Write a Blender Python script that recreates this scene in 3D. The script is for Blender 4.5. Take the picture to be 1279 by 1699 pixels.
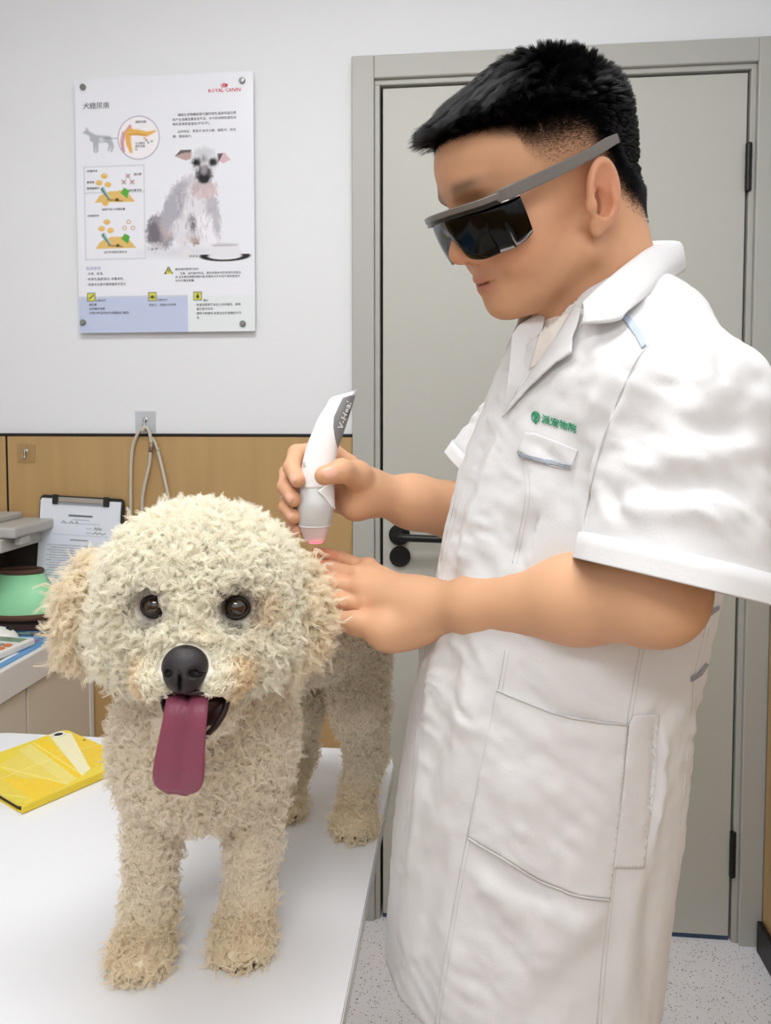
import bpy, bmesh, math, random
import numpy as np
from mathutils import Vector, Matrix
from mathutils.bvhtree import BVHTree

random.seed(7)
RNG = np.random.default_rng(11)
for _o in list(bpy.data.objects):
    bpy.data.objects.remove(_o)
SC = bpy.context.scene
COL = SC.collection

# ------------------------------------------------------------------ camera
FPX, CXP, CYP, TILT, ZC = 1250.0, 639.5, 751.0, math.radians(2.8), 1.27
cam_data = bpy.data.cameras.new('camera')
cam = bpy.data.objects.new('camera', cam_data)
COL.objects.link(cam)
cam_data.sensor_width = 36.0
cam_data.lens = 36.0 * FPX / 1699.0
cam_data.shift_y = -(849.5 - CYP) / 1699.0
cam_data.clip_start = 0.02
cam.location = (0, 0, ZC)
cam.rotation_euler = (math.pi / 2 - TILT, 0, 0)
SC.camera = cam

# ------------------------------------------------------------------ world, lights, exposure
SC.view_settings.view_transform = 'Standard'
SC.view_settings.look = 'None'
SC.view_settings.gamma = 1.0
SC.view_settings.use_curve_mapping = False
SC.view_settings.exposure = 0.10
SC.cycles.adaptive_threshold = 0.03
SC.cycles.max_bounces = 9
SC.cycles.diffuse_bounces = 8
SC.cycles.glossy_bounces = 3
SC.cycles.transmission_bounces = 4
SC.cycles.caustics_reflective = False
SC.cycles.caustics_refractive = False
world = bpy.data.worlds.new('world')
SC.world = world
world.use_nodes = True
world.node_tree.nodes['Background'].inputs[0].default_value = (0.80, 0.86, 1.0, 1)
world.node_tree.nodes['Background'].inputs[1].default_value = 0.35


def area_light(name, loc, size, power, color, rot=(0, 0, 0), spread=180):
    l = bpy.data.lights.new(name, 'AREA')
    l.shape = 'RECTANGLE'
    l.size, l.size_y = size
    l.energy = power
    l.color = color
    l.spread = math.radians(spread)
    o = bpy.data.objects.new(name, l)
    COL.objects.link(o)
    o.location = loc
    o.rotation_euler = rot
    return o


CEIL = 2.62
# light of the two ceiling panels (the panels themselves are built with the ceiling)
LIGHTS = [('ceiling_lamp_light', (-0.20, 0.62, CEIL - 0.04), (1.15, 0.30), 12.5, (0.94, 0.975, 1.0)),
          ('ceiling_lamp_light', (-0.2, -1.0, CEIL - 0.04), (1.15, 0.30), 19, (0.94, 0.975, 1.0))]
for a in LIGHTS:
    area_light(*a)

# ------------------------------------------------------------------ geometry of the view (used to read sizes off the photograph)
UPV = np.array([0, math.sin(TILT), math.cos(TILT)])
FWD = np.array([0, math.cos(TILT), -math.sin(TILT)])
CAM = np.array([0, 0, ZC])


def ray(px, py):
    return np.array([1.0, 0, 0]) * ((px - CXP) / FPX) - UPV * ((py - CYP) / FPX) + FWD


def P(px, py, Y):
    d = ray(px, py)
    return CAM + d * (Y / d[1])


def PZ(px, py, z):
    d = ray(px, py)
    return CAM + d * ((z - ZC) / d[2])


WYAW = math.radians(5.8)
WU = np.array([math.cos(WYAW), -math.sin(WYAW), 0])
WIN = np.array([math.sin(WYAW), math.cos(WYAW), 0])   # into the back wall
WO = PZ(588, 1517, 0.0)
MW = Matrix(((WU[0], WIN[0], 0, WO[0]), (WU[1], WIN[1], 0, WO[1]), (0, 0, 1, 0), (0, 0, 0, 1)))


def WP(px, py, off=0.0):
    """back-wall coordinates (s along the wall, z) of a photograph point lying off metres in front of the wall"""
    d = ray(px, py)
    t = np.dot(WO - WIN * off - CAM, WIN) / np.dot(d, WIN)
    q = CAM + d * t
    return float(np.dot(q - WO, WU)), float(q[2])


def WW(s, d, z):
    """world point of wall coordinates: s along, d in front of the wall, z up"""
    return WO + WU * s - WIN * d + np.array([0, 0, z])


# ------------------------------------------------------------------ materials
MATS = {}


def mat(name, col, rough=0.5, metal=0.0, spec=0.5, bump=0.0, bscale=200.0, var=0.0, vscale=8.0, attr=None, coat=0.0,
        emit=None, estr=0.0, sheen=0.0, trans=0.0, sss=0.0, alpha=1.0, stretch=None, ior=1.45):
    if name in MATS:
        return MATS[name]
    m = bpy.data.materials.new(name)
    m.use_nodes = True
    nt = m.node_tree
    b = nt.nodes['Principled BSDF']
    c4 = (*col, 1.0)
    b.inputs['Base Color'].default_value = c4
    b.inputs['Roughness'].default_value = rough
    b.inputs['Metallic'].default_value = metal
    b.inputs['Specular IOR Level'].default_value = spec
    b.inputs['IOR'].default_value = ior
    b.inputs['Coat Weight'].default_value = coat
    b.inputs['Sheen Weight'].default_value = sheen
    b.inputs['Transmission Weight'].default_value = trans
    b.inputs['Alpha'].default_value = alpha
    if sss:
        b.inputs['Subsurface Weight'].default_value = sss
        b.inputs['Subsurface Radius'].default_value = (1.0, 0.35, 0.2)
        b.inputs['Subsurface Scale'].default_value = 0.004
    if emit:
        b.inputs['Emission Color'].default_value = (*emit, 1)
        b.inputs['Emission Strength'].default_value = estr
    src = None
    if attr:
        a = nt.nodes.new('ShaderNodeAttribute')
        a.attribute_name = attr
        src = a.outputs['Color']
        nt.links.new(src, b.inputs['Base Color'])
    tc = None
    if var or bump:
        tc = nt.nodes.new('ShaderNodeTexCoord').outputs['Object']
        if stretch:
            mp = nt.nodes.new('ShaderNodeMapping')
            mp.inputs['Scale'].default_value = stretch
            nt.links.new(tc, mp.inputs['Vector'])
            tc = mp.outputs['Vector']
    if var:
        n = nt.nodes.new('ShaderNodeTexNoise')
        n.inputs['Scale'].default_value = vscale
        n.inputs['Detail'].default_value = 5
        nt.links.new(tc, n.inputs['Vector'])
        r = nt.nodes.new('ShaderNodeMapRange')
        r.inputs[1].default_value, r.inputs[2].default_value = 0.3, 0.7
        r.inputs[3].default_value, r.inputs[4].default_value = 1 - var, 1 + var
        nt.links.new(n.outputs['Fac'], r.inputs[0])
        mx = nt.nodes.new('ShaderNodeVectorMath')
        mx.operation = 'SCALE'
        mx.inputs[0].default_value = col
        if src:
            nt.links.new(src, mx.inputs[0])
        nt.links.new(r.outputs[0], mx.inputs['Scale'])
        nt.links.new(mx.outputs[0], b.inputs['Base Color'])
    if bump:
        n = nt.nodes.new('ShaderNodeTexNoise')
        n.inputs['Scale'].default_value = bscale
        n.inputs['Detail'].default_value = 4
        nt.links.new(tc, n.inputs['Vector'])
        bp = nt.nodes.new('ShaderNodeBump')
        bp.inputs['Strength'].default_value = bump
        bp.inputs['Distance'].default_value = 0.002
        nt.links.new(n.outputs['Fac'], bp.inputs['Height'])
        nt.links.new(bp.outputs[0], b.inputs['Normal'])
    MATS[name] = m
    return m


def srgb(r, g, b):
    f = lambda c: (c / 255 / 12.92) if c / 255 <= 0.04045 else ((c / 255 + 0.055) / 1.055) ** 2.4
    return (f(r), f(g), f(b))


# ------------------------------------------------------------------ object helpers
def tag(o, label=None, cat=None, group=None, kind=None):
    if label:
        o['label'] = label
    if cat:
        o['category'] = cat
    if group:
        o['group'] = group
    if kind:
        o['kind'] = kind
    return o


def empty(name, loc, label=None, cat=None, group=None, kind=None):
    o = bpy.data.objects.new(name, None)
    o.empty_display_size = 0.05
    COL.objects.link(o)
    o.location = Vector([float(x) for x in loc])
    return tag(o, label, cat, group, kind)


def world_of(o):
    m = o.matrix_basis.copy()
    if o.parent:
        m = world_of(o.parent) @ o.matrix_parent_inverse @ m
    return m


def adopt(o, parent):
    if parent is not None:
        o.parent = parent
        o.matrix_parent_inverse = world_of(parent).inverted()


def mk(name, VF, material, parent=None, smooth=False, M=None, cols=None, label=None):
    V, Fc = VF
    V = np.asarray(V, dtype=float)
    if M is not None:
        A = np.array(M)
        V = V @ A[:3, :3].T + A[:3, 3]
    me = bpy.data.meshes.new(name)
    if isinstance(Fc, np.ndarray):
        n, k = Fc.shape
        me.vertices.add(len(V))
        me.vertices.foreach_set('co', V.astype(np.float32).ravel())
        me.loops.add(n * k)
        me.loops.foreach_set('vertex_index', Fc.astype(np.int32).ravel())
        me.polygons.add(n)
        me.polygons.foreach_set('loop_start', np.arange(0, n * k, k, dtype=np.int32))
        me.update(calc_edges=True)
        me.validate()
    else:
        me.from_pydata(V.tolist(), [], [list(map(int, f)) for f in Fc])
        me.update()
    if smooth:
        me.polygons.foreach_set('use_smooth', np.ones(len(me.polygons), dtype=bool))
    if cols is not None:
        a = me.color_attributes.new('col', 'FLOAT_COLOR', 'POINT')
        c = np.ones((len(me.vertices), 4), dtype=np.float32)
        c[:, :3] = cols
        a.data.foreach_set('color', c.ravel())
    if material:
        me.materials.append(material)
    o = bpy.data.objects.new(name, me)
    COL.objects.link(o)
    adopt(o, parent)
    if label:
        o['label'] = label
    return o


def join(*vfs):
    V, Fc, n = [], [], 0
    for v, f in vfs:
        V += [tuple(map(float, p)) for p in v]
        Fc += [[int(i) + n for i in q] for q in f]
        n += len(v)
    return V, Fc


def from_bm(bm):
    bm.verts.ensure_lookup_table()
    V = [tuple(v.co) for v in bm.verts]
    Fc = [[v.index for v in f.verts] for f in bm.faces]
    bm.free()
    return V, Fc


def box(lo, hi, bev=0.0, seg=2):
    lo, hi = np.array(lo, float), np.array(hi, float)
    lo, hi = np.minimum(lo, hi), np.maximum(lo, hi)
    bm = bmesh.new()
    bmesh.ops.create_cube(bm, size=1.0)
    c, s = (lo + hi) / 2, hi - lo
    for v in bm.verts:
        v.co = Vector(c + np.array(v.co) * s)
    if bev > 0:
        bmesh.ops.bevel(bm, geom=list(bm.edges), offset=min(bev, s.min() * 0.45), segments=seg, affect='EDGES', profile=0.5)
    bm.verts.index_update()
    return from_bm(bm)


def prism(poly, z0, z1, bev=0.0, seg=2):
    """poly (x, y) counter-clockwise, extruded along z"""
    bm = bmesh.new()
    b = [bm.verts.new((x, y, z0)) for x, y in poly]
    t = [bm.verts.new((x, y, z1)) for x, y in poly]
    n = len(poly)
    bm.faces.new(t)
    bm.faces.new(b[::-1])
    for i in range(n):
        bm.faces.new((b[i], b[(i + 1) % n], t[(i + 1) % n], t[i]))
    if bev > 0:
        es = [e for e in bm.edges if abs(e.verts[0].co.z - e.verts[1].co.z) < 1e-9]
        bmesh.ops.bevel(bm, geom=es, offset=bev, segments=seg, affect='EDGES', profile=0.5)
    bm.verts.index_update()
    return from_bm(bm)


def lathe(prof, n=32, c=(0, 0, 0), close=True):
    """profile (r, z) turned about z"""
    V, Fc = [], []
    for r, z in prof:
        for k in range(n):
            a = 2 * math.pi * k / n
            V.append((c[0] + r * math.cos(a), c[1] + r * math.sin(a), c[2] + z))
    for i in range(len(prof) - 1):
        for k in range(n):
            k2 = (k + 1) % n
            Fc.append((i * n + k, i * n + k2, (i + 1) * n + k2, (i + 1) * n + k))
    if close:
        Fc.append(tuple(range(n))[::-1])
        Fc.append(tuple((len(prof) - 1) * n + k for k in range(n)))
    return V, Fc


def spline(pts, n):
    """Catmull-Rom through pts, n samples (any dimension)"""
    p = np.asarray(pts, float)
    if len(p) == 2:
        t = np.linspace(0, 1, n)[:, None]
        return p[0] * (1 - t) + p[1] * t
    e = np.vstack([2 * p[0] - p[1], p, 2 * p[-1] - p[-2]])
    u = np.linspace(0, len(p) - 1 - 1e-9, n)
    i = u.astype(int)
    t = (u - i)[:, None]
    a, b, c, d = e[i], e[i + 1], e[i + 2], e[i + 3]
    return 0.5 * (2 * b + (c - a) * t + (2 * a - 5 * b + 4 * c - d) * t ** 2 + (3 * b - a - 3 * c + d) * t ** 3)


def tube(pts, r, n=10, caps=True, flat=None):
    """round tube along points; r scalar or per point"""
    p = np.asarray(pts, float)
    m = len(p)
    r = np.broadcast_to(np.asarray(r, float), (m,))
    t = np.gradient(p, axis=0)
    t /= np.linalg.norm(t, axis=1)[:, None] + 1e-12
    ref = np.array([0, 0, 1.0]) if abs(t[0][2]) < 0.9 else np.array([1.0, 0, 0])
    u = np.cross(t[0], ref)
    u /= np.linalg.norm(u)
    V, Fc = [], []
    for i in range(m):
        u = u - t[i] * np.dot(u, t[i])
        u /= np.linalg.norm(u)
        w = np.cross(t[i], u)
        for k in range(n):
            a = 2 * math.pi * k / n
            V.append(p[i] + r[i] * (math.cos(a) * u + math.sin(a) * w))
    for i in range(m - 1):
        for k in range(n):
            k2 = (k + 1) % n
            Fc.append((i * n + k, i * n + k2, (i + 1) * n + k2, (i + 1) * n + k))
    if caps:
        Fc.append(tuple(range(n))[::-1])
        Fc.append(tuple((m - 1) * n + k for k in range(n)))
    return V, Fc


def rloft(rings, caps=True):
    """closed rings of equal length"""
    V = [q for r in rings for q in r]
    n = len(rings[0])
    Fc = []
    for i in range(len(rings) - 1):
        for k in range(n):
            k2 = (k + 1) % n
            Fc.append((i * n + k, i * n + k2, (i + 1) * n + k2, (i + 1) * n + k))
    if caps:
        Fc.append(tuple(range(n))[::-1])
        Fc.append(tuple((len(rings) - 1) * n + k for k in range(n)))
    return V, Fc


def grid_faces(nu, nv):
    i, j = np.meshgrid(np.arange(nu - 1), np.arange(nv - 1), indexing='ij')
    a = (i * nv + j).ravel()
    return np.stack([a, a + nv, a + nv + 1, a + 1], 1)


def xform(VF, M):
    V = np.asarray(VF[0], float)
    A = np.array(M)
    return V @ A[:3, :3].T + A[:3, 3], VF[1]


def text_mesh(s, size, M, align='LEFT', bold=0.0, extrude=0.0, shear=0.0, spacing=1.0, res=1):
    c = bpy.data.curves.new('txt', 'FONT')
    c.body = s
    c.size = size
    c.align_x = align
    c.offset = bold
    c.extrude = extrude
    c.shear = shear
    c.space_character = spacing
    c.resolution_u = res
    o = bpy.data.objects.new('txt', c)
    COL.objects.link(o)
    dg = bpy.context.evaluated_depsgraph_get()
    dg.update()
    me = bpy.data.meshes.new_from_object(o.evaluated_get(dg))
    V = [tuple(v.co) for v in me.vertices]
    Fc = [list(p.vertices) for p in me.polygons]
    bpy.data.objects.remove(o)
    bpy.data.curves.remove(c)
    bpy.data.meshes.remove(me)
    if not V:
        return [], []
    return xform((V, Fc), M)


# ------------------------------------------------------------------ implicit surfaces
def smin(a, b, k):
    h = np.clip(0.5 + 0.5 * (b - a) / k, 0, 1)
    return b * (1 - h) + a * h - k * h * (1 - h)


def smax(a, b, k):
    return -smin(-a, -b, k)


def band(x, a, b):
    t = np.clip((x - a) / (b - a), 0, 1)
    return t * t * (3 - 2 * t)


def rc(p, a, b, ra, rb):
    a, b = np.asarray(a, float), np.asarray(b, float)
    ab = b - a
    t = np.clip(((p - a) @ ab) / (ab @ ab + 1e-12), 0, 1)
    return np.linalg.norm(p - a - t[:, None] * ab, axis=1) - (ra + t * (rb - ra))


def chain(p, pts, rad, k=0.01):
    d = None
    for i in range(len(pts) - 1):
        e = rc(p, pts[i], pts[i + 1], rad[i], rad[i + 1])
        d = e if d is None else smin(d, e, k)
    return d


def ell(p, c, r, R=None):
    q = p - np.asarray(c, float)
    if R is not None:
        q = q @ R            # R columns = local axes
    r = np.asarray(r, float)
    k0 = np.linalg.norm(q / r, axis=1)
    k1 = np.linalg.norm(q / (r * r), axis=1) + 1e-9
    return k0 * (k0 - 1) / k1


def rotm(ax, ang):
    return np.array(Matrix.Rotation(math.radians(ang), 3, ax))


def sdf_mesh(f, lo, hi, h, B=10, slack=1.5, project=True):
    lo, hi = np.asarray(lo, float), np.asarray(hi, float)
    nb = np.ceil((hi - lo) / (h * B)).astype(int)
    bi = np.stack(np.meshgrid(*[np.arange(n) for n in nb], indexing='ij'), -1).reshape(-1, 3)
    cen = lo + (bi + 0.5) * h * B
    keep = np.abs(f(cen)) < h * B * 0.866 * slack + h
    bi = bi[keep]
    off = np.stack(np.meshgrid(*[np.arange(B + 1)] * 3, indexing='ij'), -1).reshape(-1, 3)
    vals = np.empty((len(bi), len(off)), dtype=np.float64)
    step = max(1, 400000 // len(off))
    for i in range(0, len(bi), step):
        g = (bi[i:i + step, None, :] * B + off[None]).reshape(-1, 3)
        vals[i:i + step] = f(lo + g * h).reshape(-1, len(off))
    vals = vals.reshape(-1, B + 1, B + 1, B + 1)
    N = nb * B + 2
    key = lambda c: (c[..., 0] * N[1] + c[..., 1]) * N[2] + c[..., 2]
    ins = vals < 0
    c8 = np.stack([ins[:, i:i + B, j:j + B, k:k + B] for i in (0, 1) for j in (0, 1) for k in (0, 1)], -1)
    v8 = np.stack([vals[:, i:i + B, j:j + B, k:k + B] for i in (0, 1) for j in (0, 1) for k in (0, 1)], -1)
    s = c8.sum(-1)
    act = (s > 0) & (s < 8)
    ib, ix, iy, iz = np.nonzero(act)
    cells = bi[ib] * B + np.stack([ix, iy, iz], 1)
    v8 = v8[act]
    co = np.array([(i, j, k) for i in (0, 1) for j in (0, 1) for k in (0, 1)], float)
    acc = np.zeros((len(cells), 3))
    cnt = np.zeros(len(cells))
    for a in range(8):
        for b in range(a + 1, 8):
            if np.abs(co[a] - co[b]).sum() != 1:
                continue
            va, vb = v8[:, a], v8[:, b]
            m = (va < 0) != (vb < 0)
            t = np.where(m, va / np.where(m, va - vb, 1), 0)
            acc += np.where(m[:, None], co[a] + t[:, None] * (co[b] - co[a]), 0)
            cnt += m
    V = lo + (cells + acc / cnt[:, None]) * h
    keys = key(cells)
    order = np.argsort(keys)
    V, cells, keys = V[order], cells[order], keys[order]
    v8 = v8[order]
    faces = []
    for ax in range(3):
        o1, o2 = [d for d in range(3) if d != ax]
        ca = v8[:, 0] < 0
        cb = v8[:, {0: 4, 1: 2, 2: 1}[ax]] < 0
        m = ca != cb
        base = cells[m]
        flip = ca[m]
        e1, e2 = np.zeros(3, int), np.zeros(3, int)
        e1[o1], e2[o2] = 1, 1
        q, ok = [], np.ones(len(base), bool)
        for d in (0 * e1, -e1, -e1 - e2, -e2):
            kk = key(base + d)
            w = np.clip(np.searchsorted(keys, kk), 0, len(keys) - 1)
            ok &= keys[w] == kk
            q.append(w)
        q = np.stack(q, 1)[ok]
        fl = flip[ok]
        if ax == 1:
            fl = ~fl
        q[~fl] = q[~fl][:, ::-1]
        faces.append(q)
    Fc = np.vstack(faces)
    if project:
        for _ in range(2):
            d, n = f(V), sdf_normal(f, V, h * 0.5)
            V = V - n * np.clip(d, -h, h)[:, None]
    return V, Fc


def sdf_normal(f, V, e=0.001):
    g = np.stack([f(V + np.eye(3)[i] * e) - f(V - np.eye(3)[i] * e) for i in range(3)], 1)
    return g / (np.linalg.norm(g, axis=1)[:, None] + 1e-12)


def mesh_normals(V, Fc):
    a, b, c, d = (V[Fc[:, i]] for i in range(4))
    n = np.cross(c - a, d - b)
    N = np.zeros_like(V)
    for i in range(4):
        np.add.at(N, Fc[:, i], n)
    return N / (np.linalg.norm(N, axis=1)[:, None] + 1e-15)


def seg_dist(p, pts):
    """distance from points p to a polyline, and the parameter 0..1 along it"""
    pts = np.asarray(pts, float)
    best = np.full(len(p), 1e9)
    par = np.zeros(len(p))
    for i in range(len(pts) - 1):
        ab = pts[i + 1] - pts[i]
        t = np.clip(((p - pts[i]) @ ab) / (ab @ ab + 1e-12), 0, 1)
        d = np.linalg.norm(p - pts[i] - t[:, None] * ab, axis=1)
        m = d < best
        best[m] = d[m]
        par[m] = ((i + t) / (len(pts) - 1))[m]
    return best, par


def vnoise(p, seed=0):
    """cheap smooth value noise, about -1..1"""
    r = np.random.default_rng(seed)
    T = r.uniform(-1, 1, 4096)
    i = np.floor(p).astype(np.int64)
    f = p - i
    f = f * f * (3 - 2 * f)
    out = 0
    for a in (0, 1):
        for b in (0, 1):
            for c in (0, 1):
                h = ((i[:, 0] + a) * 73856093 ^ (i[:, 1] + b) * 19349663 ^ (i[:, 2] + c) * 83492791) & 4095
                w = (f[:, 0] if a else 1 - f[:, 0]) * (f[:, 1] if b else 1 - f[:, 1]) * (f[:, 2] if c else 1 - f[:, 2])
                out = out + T[h] * w
    return out


def strands(name, PT, RAD, material, parent=None, cols=None):
    """PT (n, k, 3) hair curves with per-point radius (k,) or (n, k)"""
    n, k, _ = PT.shape
    hc = bpy.data.hair_curves.new(name)
    hc.add_curves([k] * n)
    hc.attributes['position'].data.foreach_set('vector', PT.astype(np.float32).ravel())
    ra = hc.attributes.get('radius') or hc.attributes.new('radius', 'FLOAT', 'POINT')
    ra.data.foreach_set('value', np.broadcast_to(RAD, (n, k)).astype(np.float32).ravel())
    if cols is not None:
        a = hc.attributes.new('col', 'FLOAT_COLOR', 'CURVE')
        c = np.ones((n, 4), dtype=np.float32)
        c[:, :3] = cols
        a.data.foreach_set('color', c.ravel())
    hc.materials.append(material)
    o = bpy.data.objects.new(name, hc)
    COL.objects.link(o)
    adopt(o, parent)
    return o


def sample_surface(V, Fc, n, weight=None, rng=RNG):
    a, b, c, d = (V[Fc[:, i]] for i in range(4))
    ar = np.linalg.norm(np.cross(c - a, d - b), axis=1) / 2
    if weight is not None:
        ar = ar * weight
    i = rng.choice(len(Fc), n, p=ar / ar.sum())
    u, v = rng.random(n)[:, None], rng.random(n)[:, None]
    return (a[i] * (1 - u) + b[i] * u) * (1 - v) + (d[i] * (1 - u) + c[i] * u) * v, i


# flat prints: a small painter for per-vertex colour
class Paint:
    def __init__(s, x0, y0, x1, y1, step, bg):
        s.nx, s.ny = int((x1 - x0) / step) + 1, int((y1 - y0) / step) + 1
        s.x, s.y = np.meshgrid(np.linspace(x0, x1, s.nx), np.linspace(y0, y1, s.ny), indexing='ij')
        s.step = step
        s.c = np.ones((s.nx, s.ny, 3)) * np.array(srgb(*bg))
        s.n1 = vnoise(np.stack([s.x.ravel() * .35, s.y.ravel() * .35, 0 * s.x.ravel()], 1), 3).reshape(s.x.shape)
        s.n2 = vnoise(np.stack([s.x.ravel() * .5, s.y.ravel() * .16, 0 * s.x.ravel() + 9], 1), 5).reshape(s.x.shape)

    def put(s, a, col):
        a = np.clip(a, 0, 1)[..., None]
        s.c = s.c * (1 - a) + np.array(srgb(*col)) * a

    def ell(s, cx, cy, rx, ry, col, rot=0, soft=None, al=1.0, fur=0.0):
        t = math.radians(rot)
        dx, dy = s.x - cx, s.y - cy
        u, v = (dx * math.cos(t) + dy * math.sin(t)) / rx, (-dx * math.sin(t) + dy * math.cos(t)) / ry
        d = (np.sqrt(u * u + v * v) - 1) * min(rx, ry) + fur * (s.n1 + s.n2)
        s.put(al * (0.5 - d / (2 * (soft or s.step))), col)

    def ring(s, cx, cy, rx, ry, w, col, soft=None, half=False):
        d = np.abs(np.sqrt(((s.x - cx) / rx) ** 2 + ((s.y - cy) / ry) ** 2) - 1) * min(rx, ry) - w / 2
        a = np.clip(0.5 - d / (soft or s.step), 0, 1)
        if half:
            a = a * (s.y > cy - ry * .3)
        s.put(a, col)

    def rect(s, x0, y0, x1, y1, col, al=1.0):
        d = np.maximum(np.maximum(x0 - s.x, s.x - x1), np.maximum(y0 - s.y, s.y - y1))
        s.put(al * (0.5 - d / s.step), col)

    def line(s, pts, w, col, al=1.0, soft=None, fur=0.0):
        q = np.stack([s.x.ravel(), s.y.ravel(), 0 * s.x.ravel()], 1)
        d, t = seg_dist(q, [(a, b, 0) for a, b in pts])
        d = d.reshape(s.x.shape) + fur * (s.n1 + s.n2)
        if np.ndim(w):
            w = np.interp(t.reshape(s.x.shape), np.linspace(0, 1, len(w)), w)
        s.put(al * (0.5 - (d - w / 2) / (2 * (soft or s.step))), col)

    def poly(s, pts, col, al=1.0):
        ins = np.zeros(s.x.shape, bool)
        n = len(pts)
        for i in range(n):
            (xa, ya), (xb, yb) = pts[i], pts[(i + 1) % n]
            m = ((ya > s.y) != (yb > s.y)) & (s.x < (xb - xa) * (s.y - ya) / (yb - ya + 1e-12) + xa)
            ins ^= m
        s.put(al * ins, col)


# ================================================================== the room
m_wall = mat('wall_paint', srgb(226, 228, 231), 0.75, bump=0.06, bscale=120)
m_ceil = mat('ceiling_paint', srgb(238, 238, 238), 0.9, bump=0.03, bscale=60)
m_tan = mat('tan_laminate', srgb(180, 148, 100), 0.42, var=0.06, vscale=5.0, bump=0.05, bscale=60, stretch=(6, 6, 0.4))
m_black = mat('black_trim', srgb(22, 20, 20), 0.45)
m_door = mat('grey_door_paint', srgb(184, 184, 176), 0.42, bump=0.03, bscale=300)
m_frame = mat('grey_frame_paint', srgb(174, 174, 168), 0.42, bump=0.03, bscale=300)
m_gap = mat('dark_gap', srgb(20, 18, 17), 0.8)
m_blackmetal = mat('black_metal', srgb(14, 13, 13), 0.38, metal=0.0, spec=0.5)
m_bluestrip = mat('blue_grey_seal', srgb(50, 70, 96), 0.6)

S_R = 0.990      # inner corner with the right wall
S_L = -1.62      # left wall
D_F = 3.6        # front wall (behind the camera), distance from the back wall
Z_TRIM = 1.222


def wall_obj(name, VF, m, parent=None, **k):
    return mk(name, VF, m, parent, M=MW, **k)


def floor_mat():
    m = bpy.data.materials.new('speckled_vinyl')
    m.use_nodes = True
    nt = m.node_tree
    b = nt.nodes['Principled BSDF']
    b.inputs['Roughness'].default_value = 0.35
    tc = nt.nodes.new('ShaderNodeTexCoord')
    n0 = nt.nodes.new('ShaderNodeTexNoise')
    n0.inputs['Scale'].default_value = 9
    nt.links.new(tc.outputs['Object'], n0.inputs['Vector'])
    last = None
    base = nt.nodes.new('ShaderNodeMix')
    base.data_type = 'RGBA'
    base.inputs['A'].default_value = (*srgb(224, 224, 230), 1)
    base.inputs['B'].default_value = (*srgb(236, 235, 238), 1)
    nt.links.new(n0.outputs['Fac'], base.inputs['Factor'])
    last = base.outputs['Result']
    for sc, thr, col in ((160, 0.17, srgb(96, 78, 74)), (110, 0.11, srgb(60, 58, 66)), (210, 0.2, srgb(160, 152, 150)), (75, 0.09, srgb(120, 84, 70))):
        v = nt.nodes.new('ShaderNodeTexVoronoi')
        v.inputs['Scale'].default_value = sc
        nz = nt.nodes.new('ShaderNodeTexWhiteNoise')
        nt.links.new(tc.outputs['Object'], v.inputs['Vector'])
        nt.links.new(v.outputs['Position'], nz.inputs['Vector'])
        lt = nt.nodes.new('ShaderNodeMath')
        lt.operation = 'LESS_THAN'
        lt.inputs[1].default_value = thr * 1.4
        nt.links.new(v.outputs['Distance'], lt.inputs[0])
        g = nt.nodes.new('ShaderNodeMath')
        g.operation = 'LESS_THAN'
        g.inputs[1].default_value = 0.25
        nt.links.new(nz.outputs['Value'], g.inputs[0])
        mu = nt.nodes.new('ShaderNodeMath')
        mu.operation = 'MULTIPLY'
        nt.links.new(lt.outputs[0], mu.inputs[0])
        nt.links.new(g.outputs[0], mu.inputs[1])
        mx = nt.nodes.new('ShaderNodeMix')
        mx.data_type = 'RGBA'
        nt.links.new(mu.outputs[0], mx.inputs['Factor'])
        nt.links.new(last, mx.inputs['A'])
        mx.inputs['B'].default_value = (*col, 1)
        last = mx.outputs['Result']
    nt.links.new(last, b.inputs['Base Color'])
    return m


m_floor = floor_mat()
o = wall_obj('floor', box((S_L - .1, -D_F - .1, -0.06), (S_R + .1, 0.25, 0.0)), m_floor)
tag(o, kind='structure', label='pale grey speckled vinyl floor under door and exam table')
o = wall_obj('ceiling', box((S_L - .1, -D_F - .1, CEIL), (S_R + .1, 0.1, CEIL + .06)), m_ceil)
tag(o, kind='structure', label='plain white ceiling of the consulting room')

# back wall: three pieces around the door opening
DW, DH = 0.986, 2.127
wb = wall_obj('wall_back', join(box((S_L - .1, 0, 0), (0.03, 0.1, CEIL)), box((0.03, 0, DH - .03), (S_R + .1, 0.1, CEIL)),
                                box((DW - .03, 0, 0), (S_R + .1, 0.1, DH - .03))), m_wall)
tag(wb, kind='structure', label='white back wall behind the poster and door')
seam = WP(15, 790)[0]
for i, (a, b) in enumerate([(S_L, seam - .003), (seam + .003, -0.002)]):
    wall_obj('wall_panel', box((a, -0.009, 0.0), (b, -0.0005, Z_TRIM - .004), 0.001, 1), m_tan, wb)
wall_obj('panel_joint', box((seam - .003, -0.006, 0), (seam + .003, -0.0005, Z_TRIM - .004)), m_black, wb)
o = wall_obj('trim_1', box((S_L, -0.011, Z_TRIM - .004), (-0.002, -0.0005, Z_TRIM + .003), 0.001, 1), m_black)
tag(o, kind='structure', label='thin black strip along the top of tan wall panels')

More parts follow.
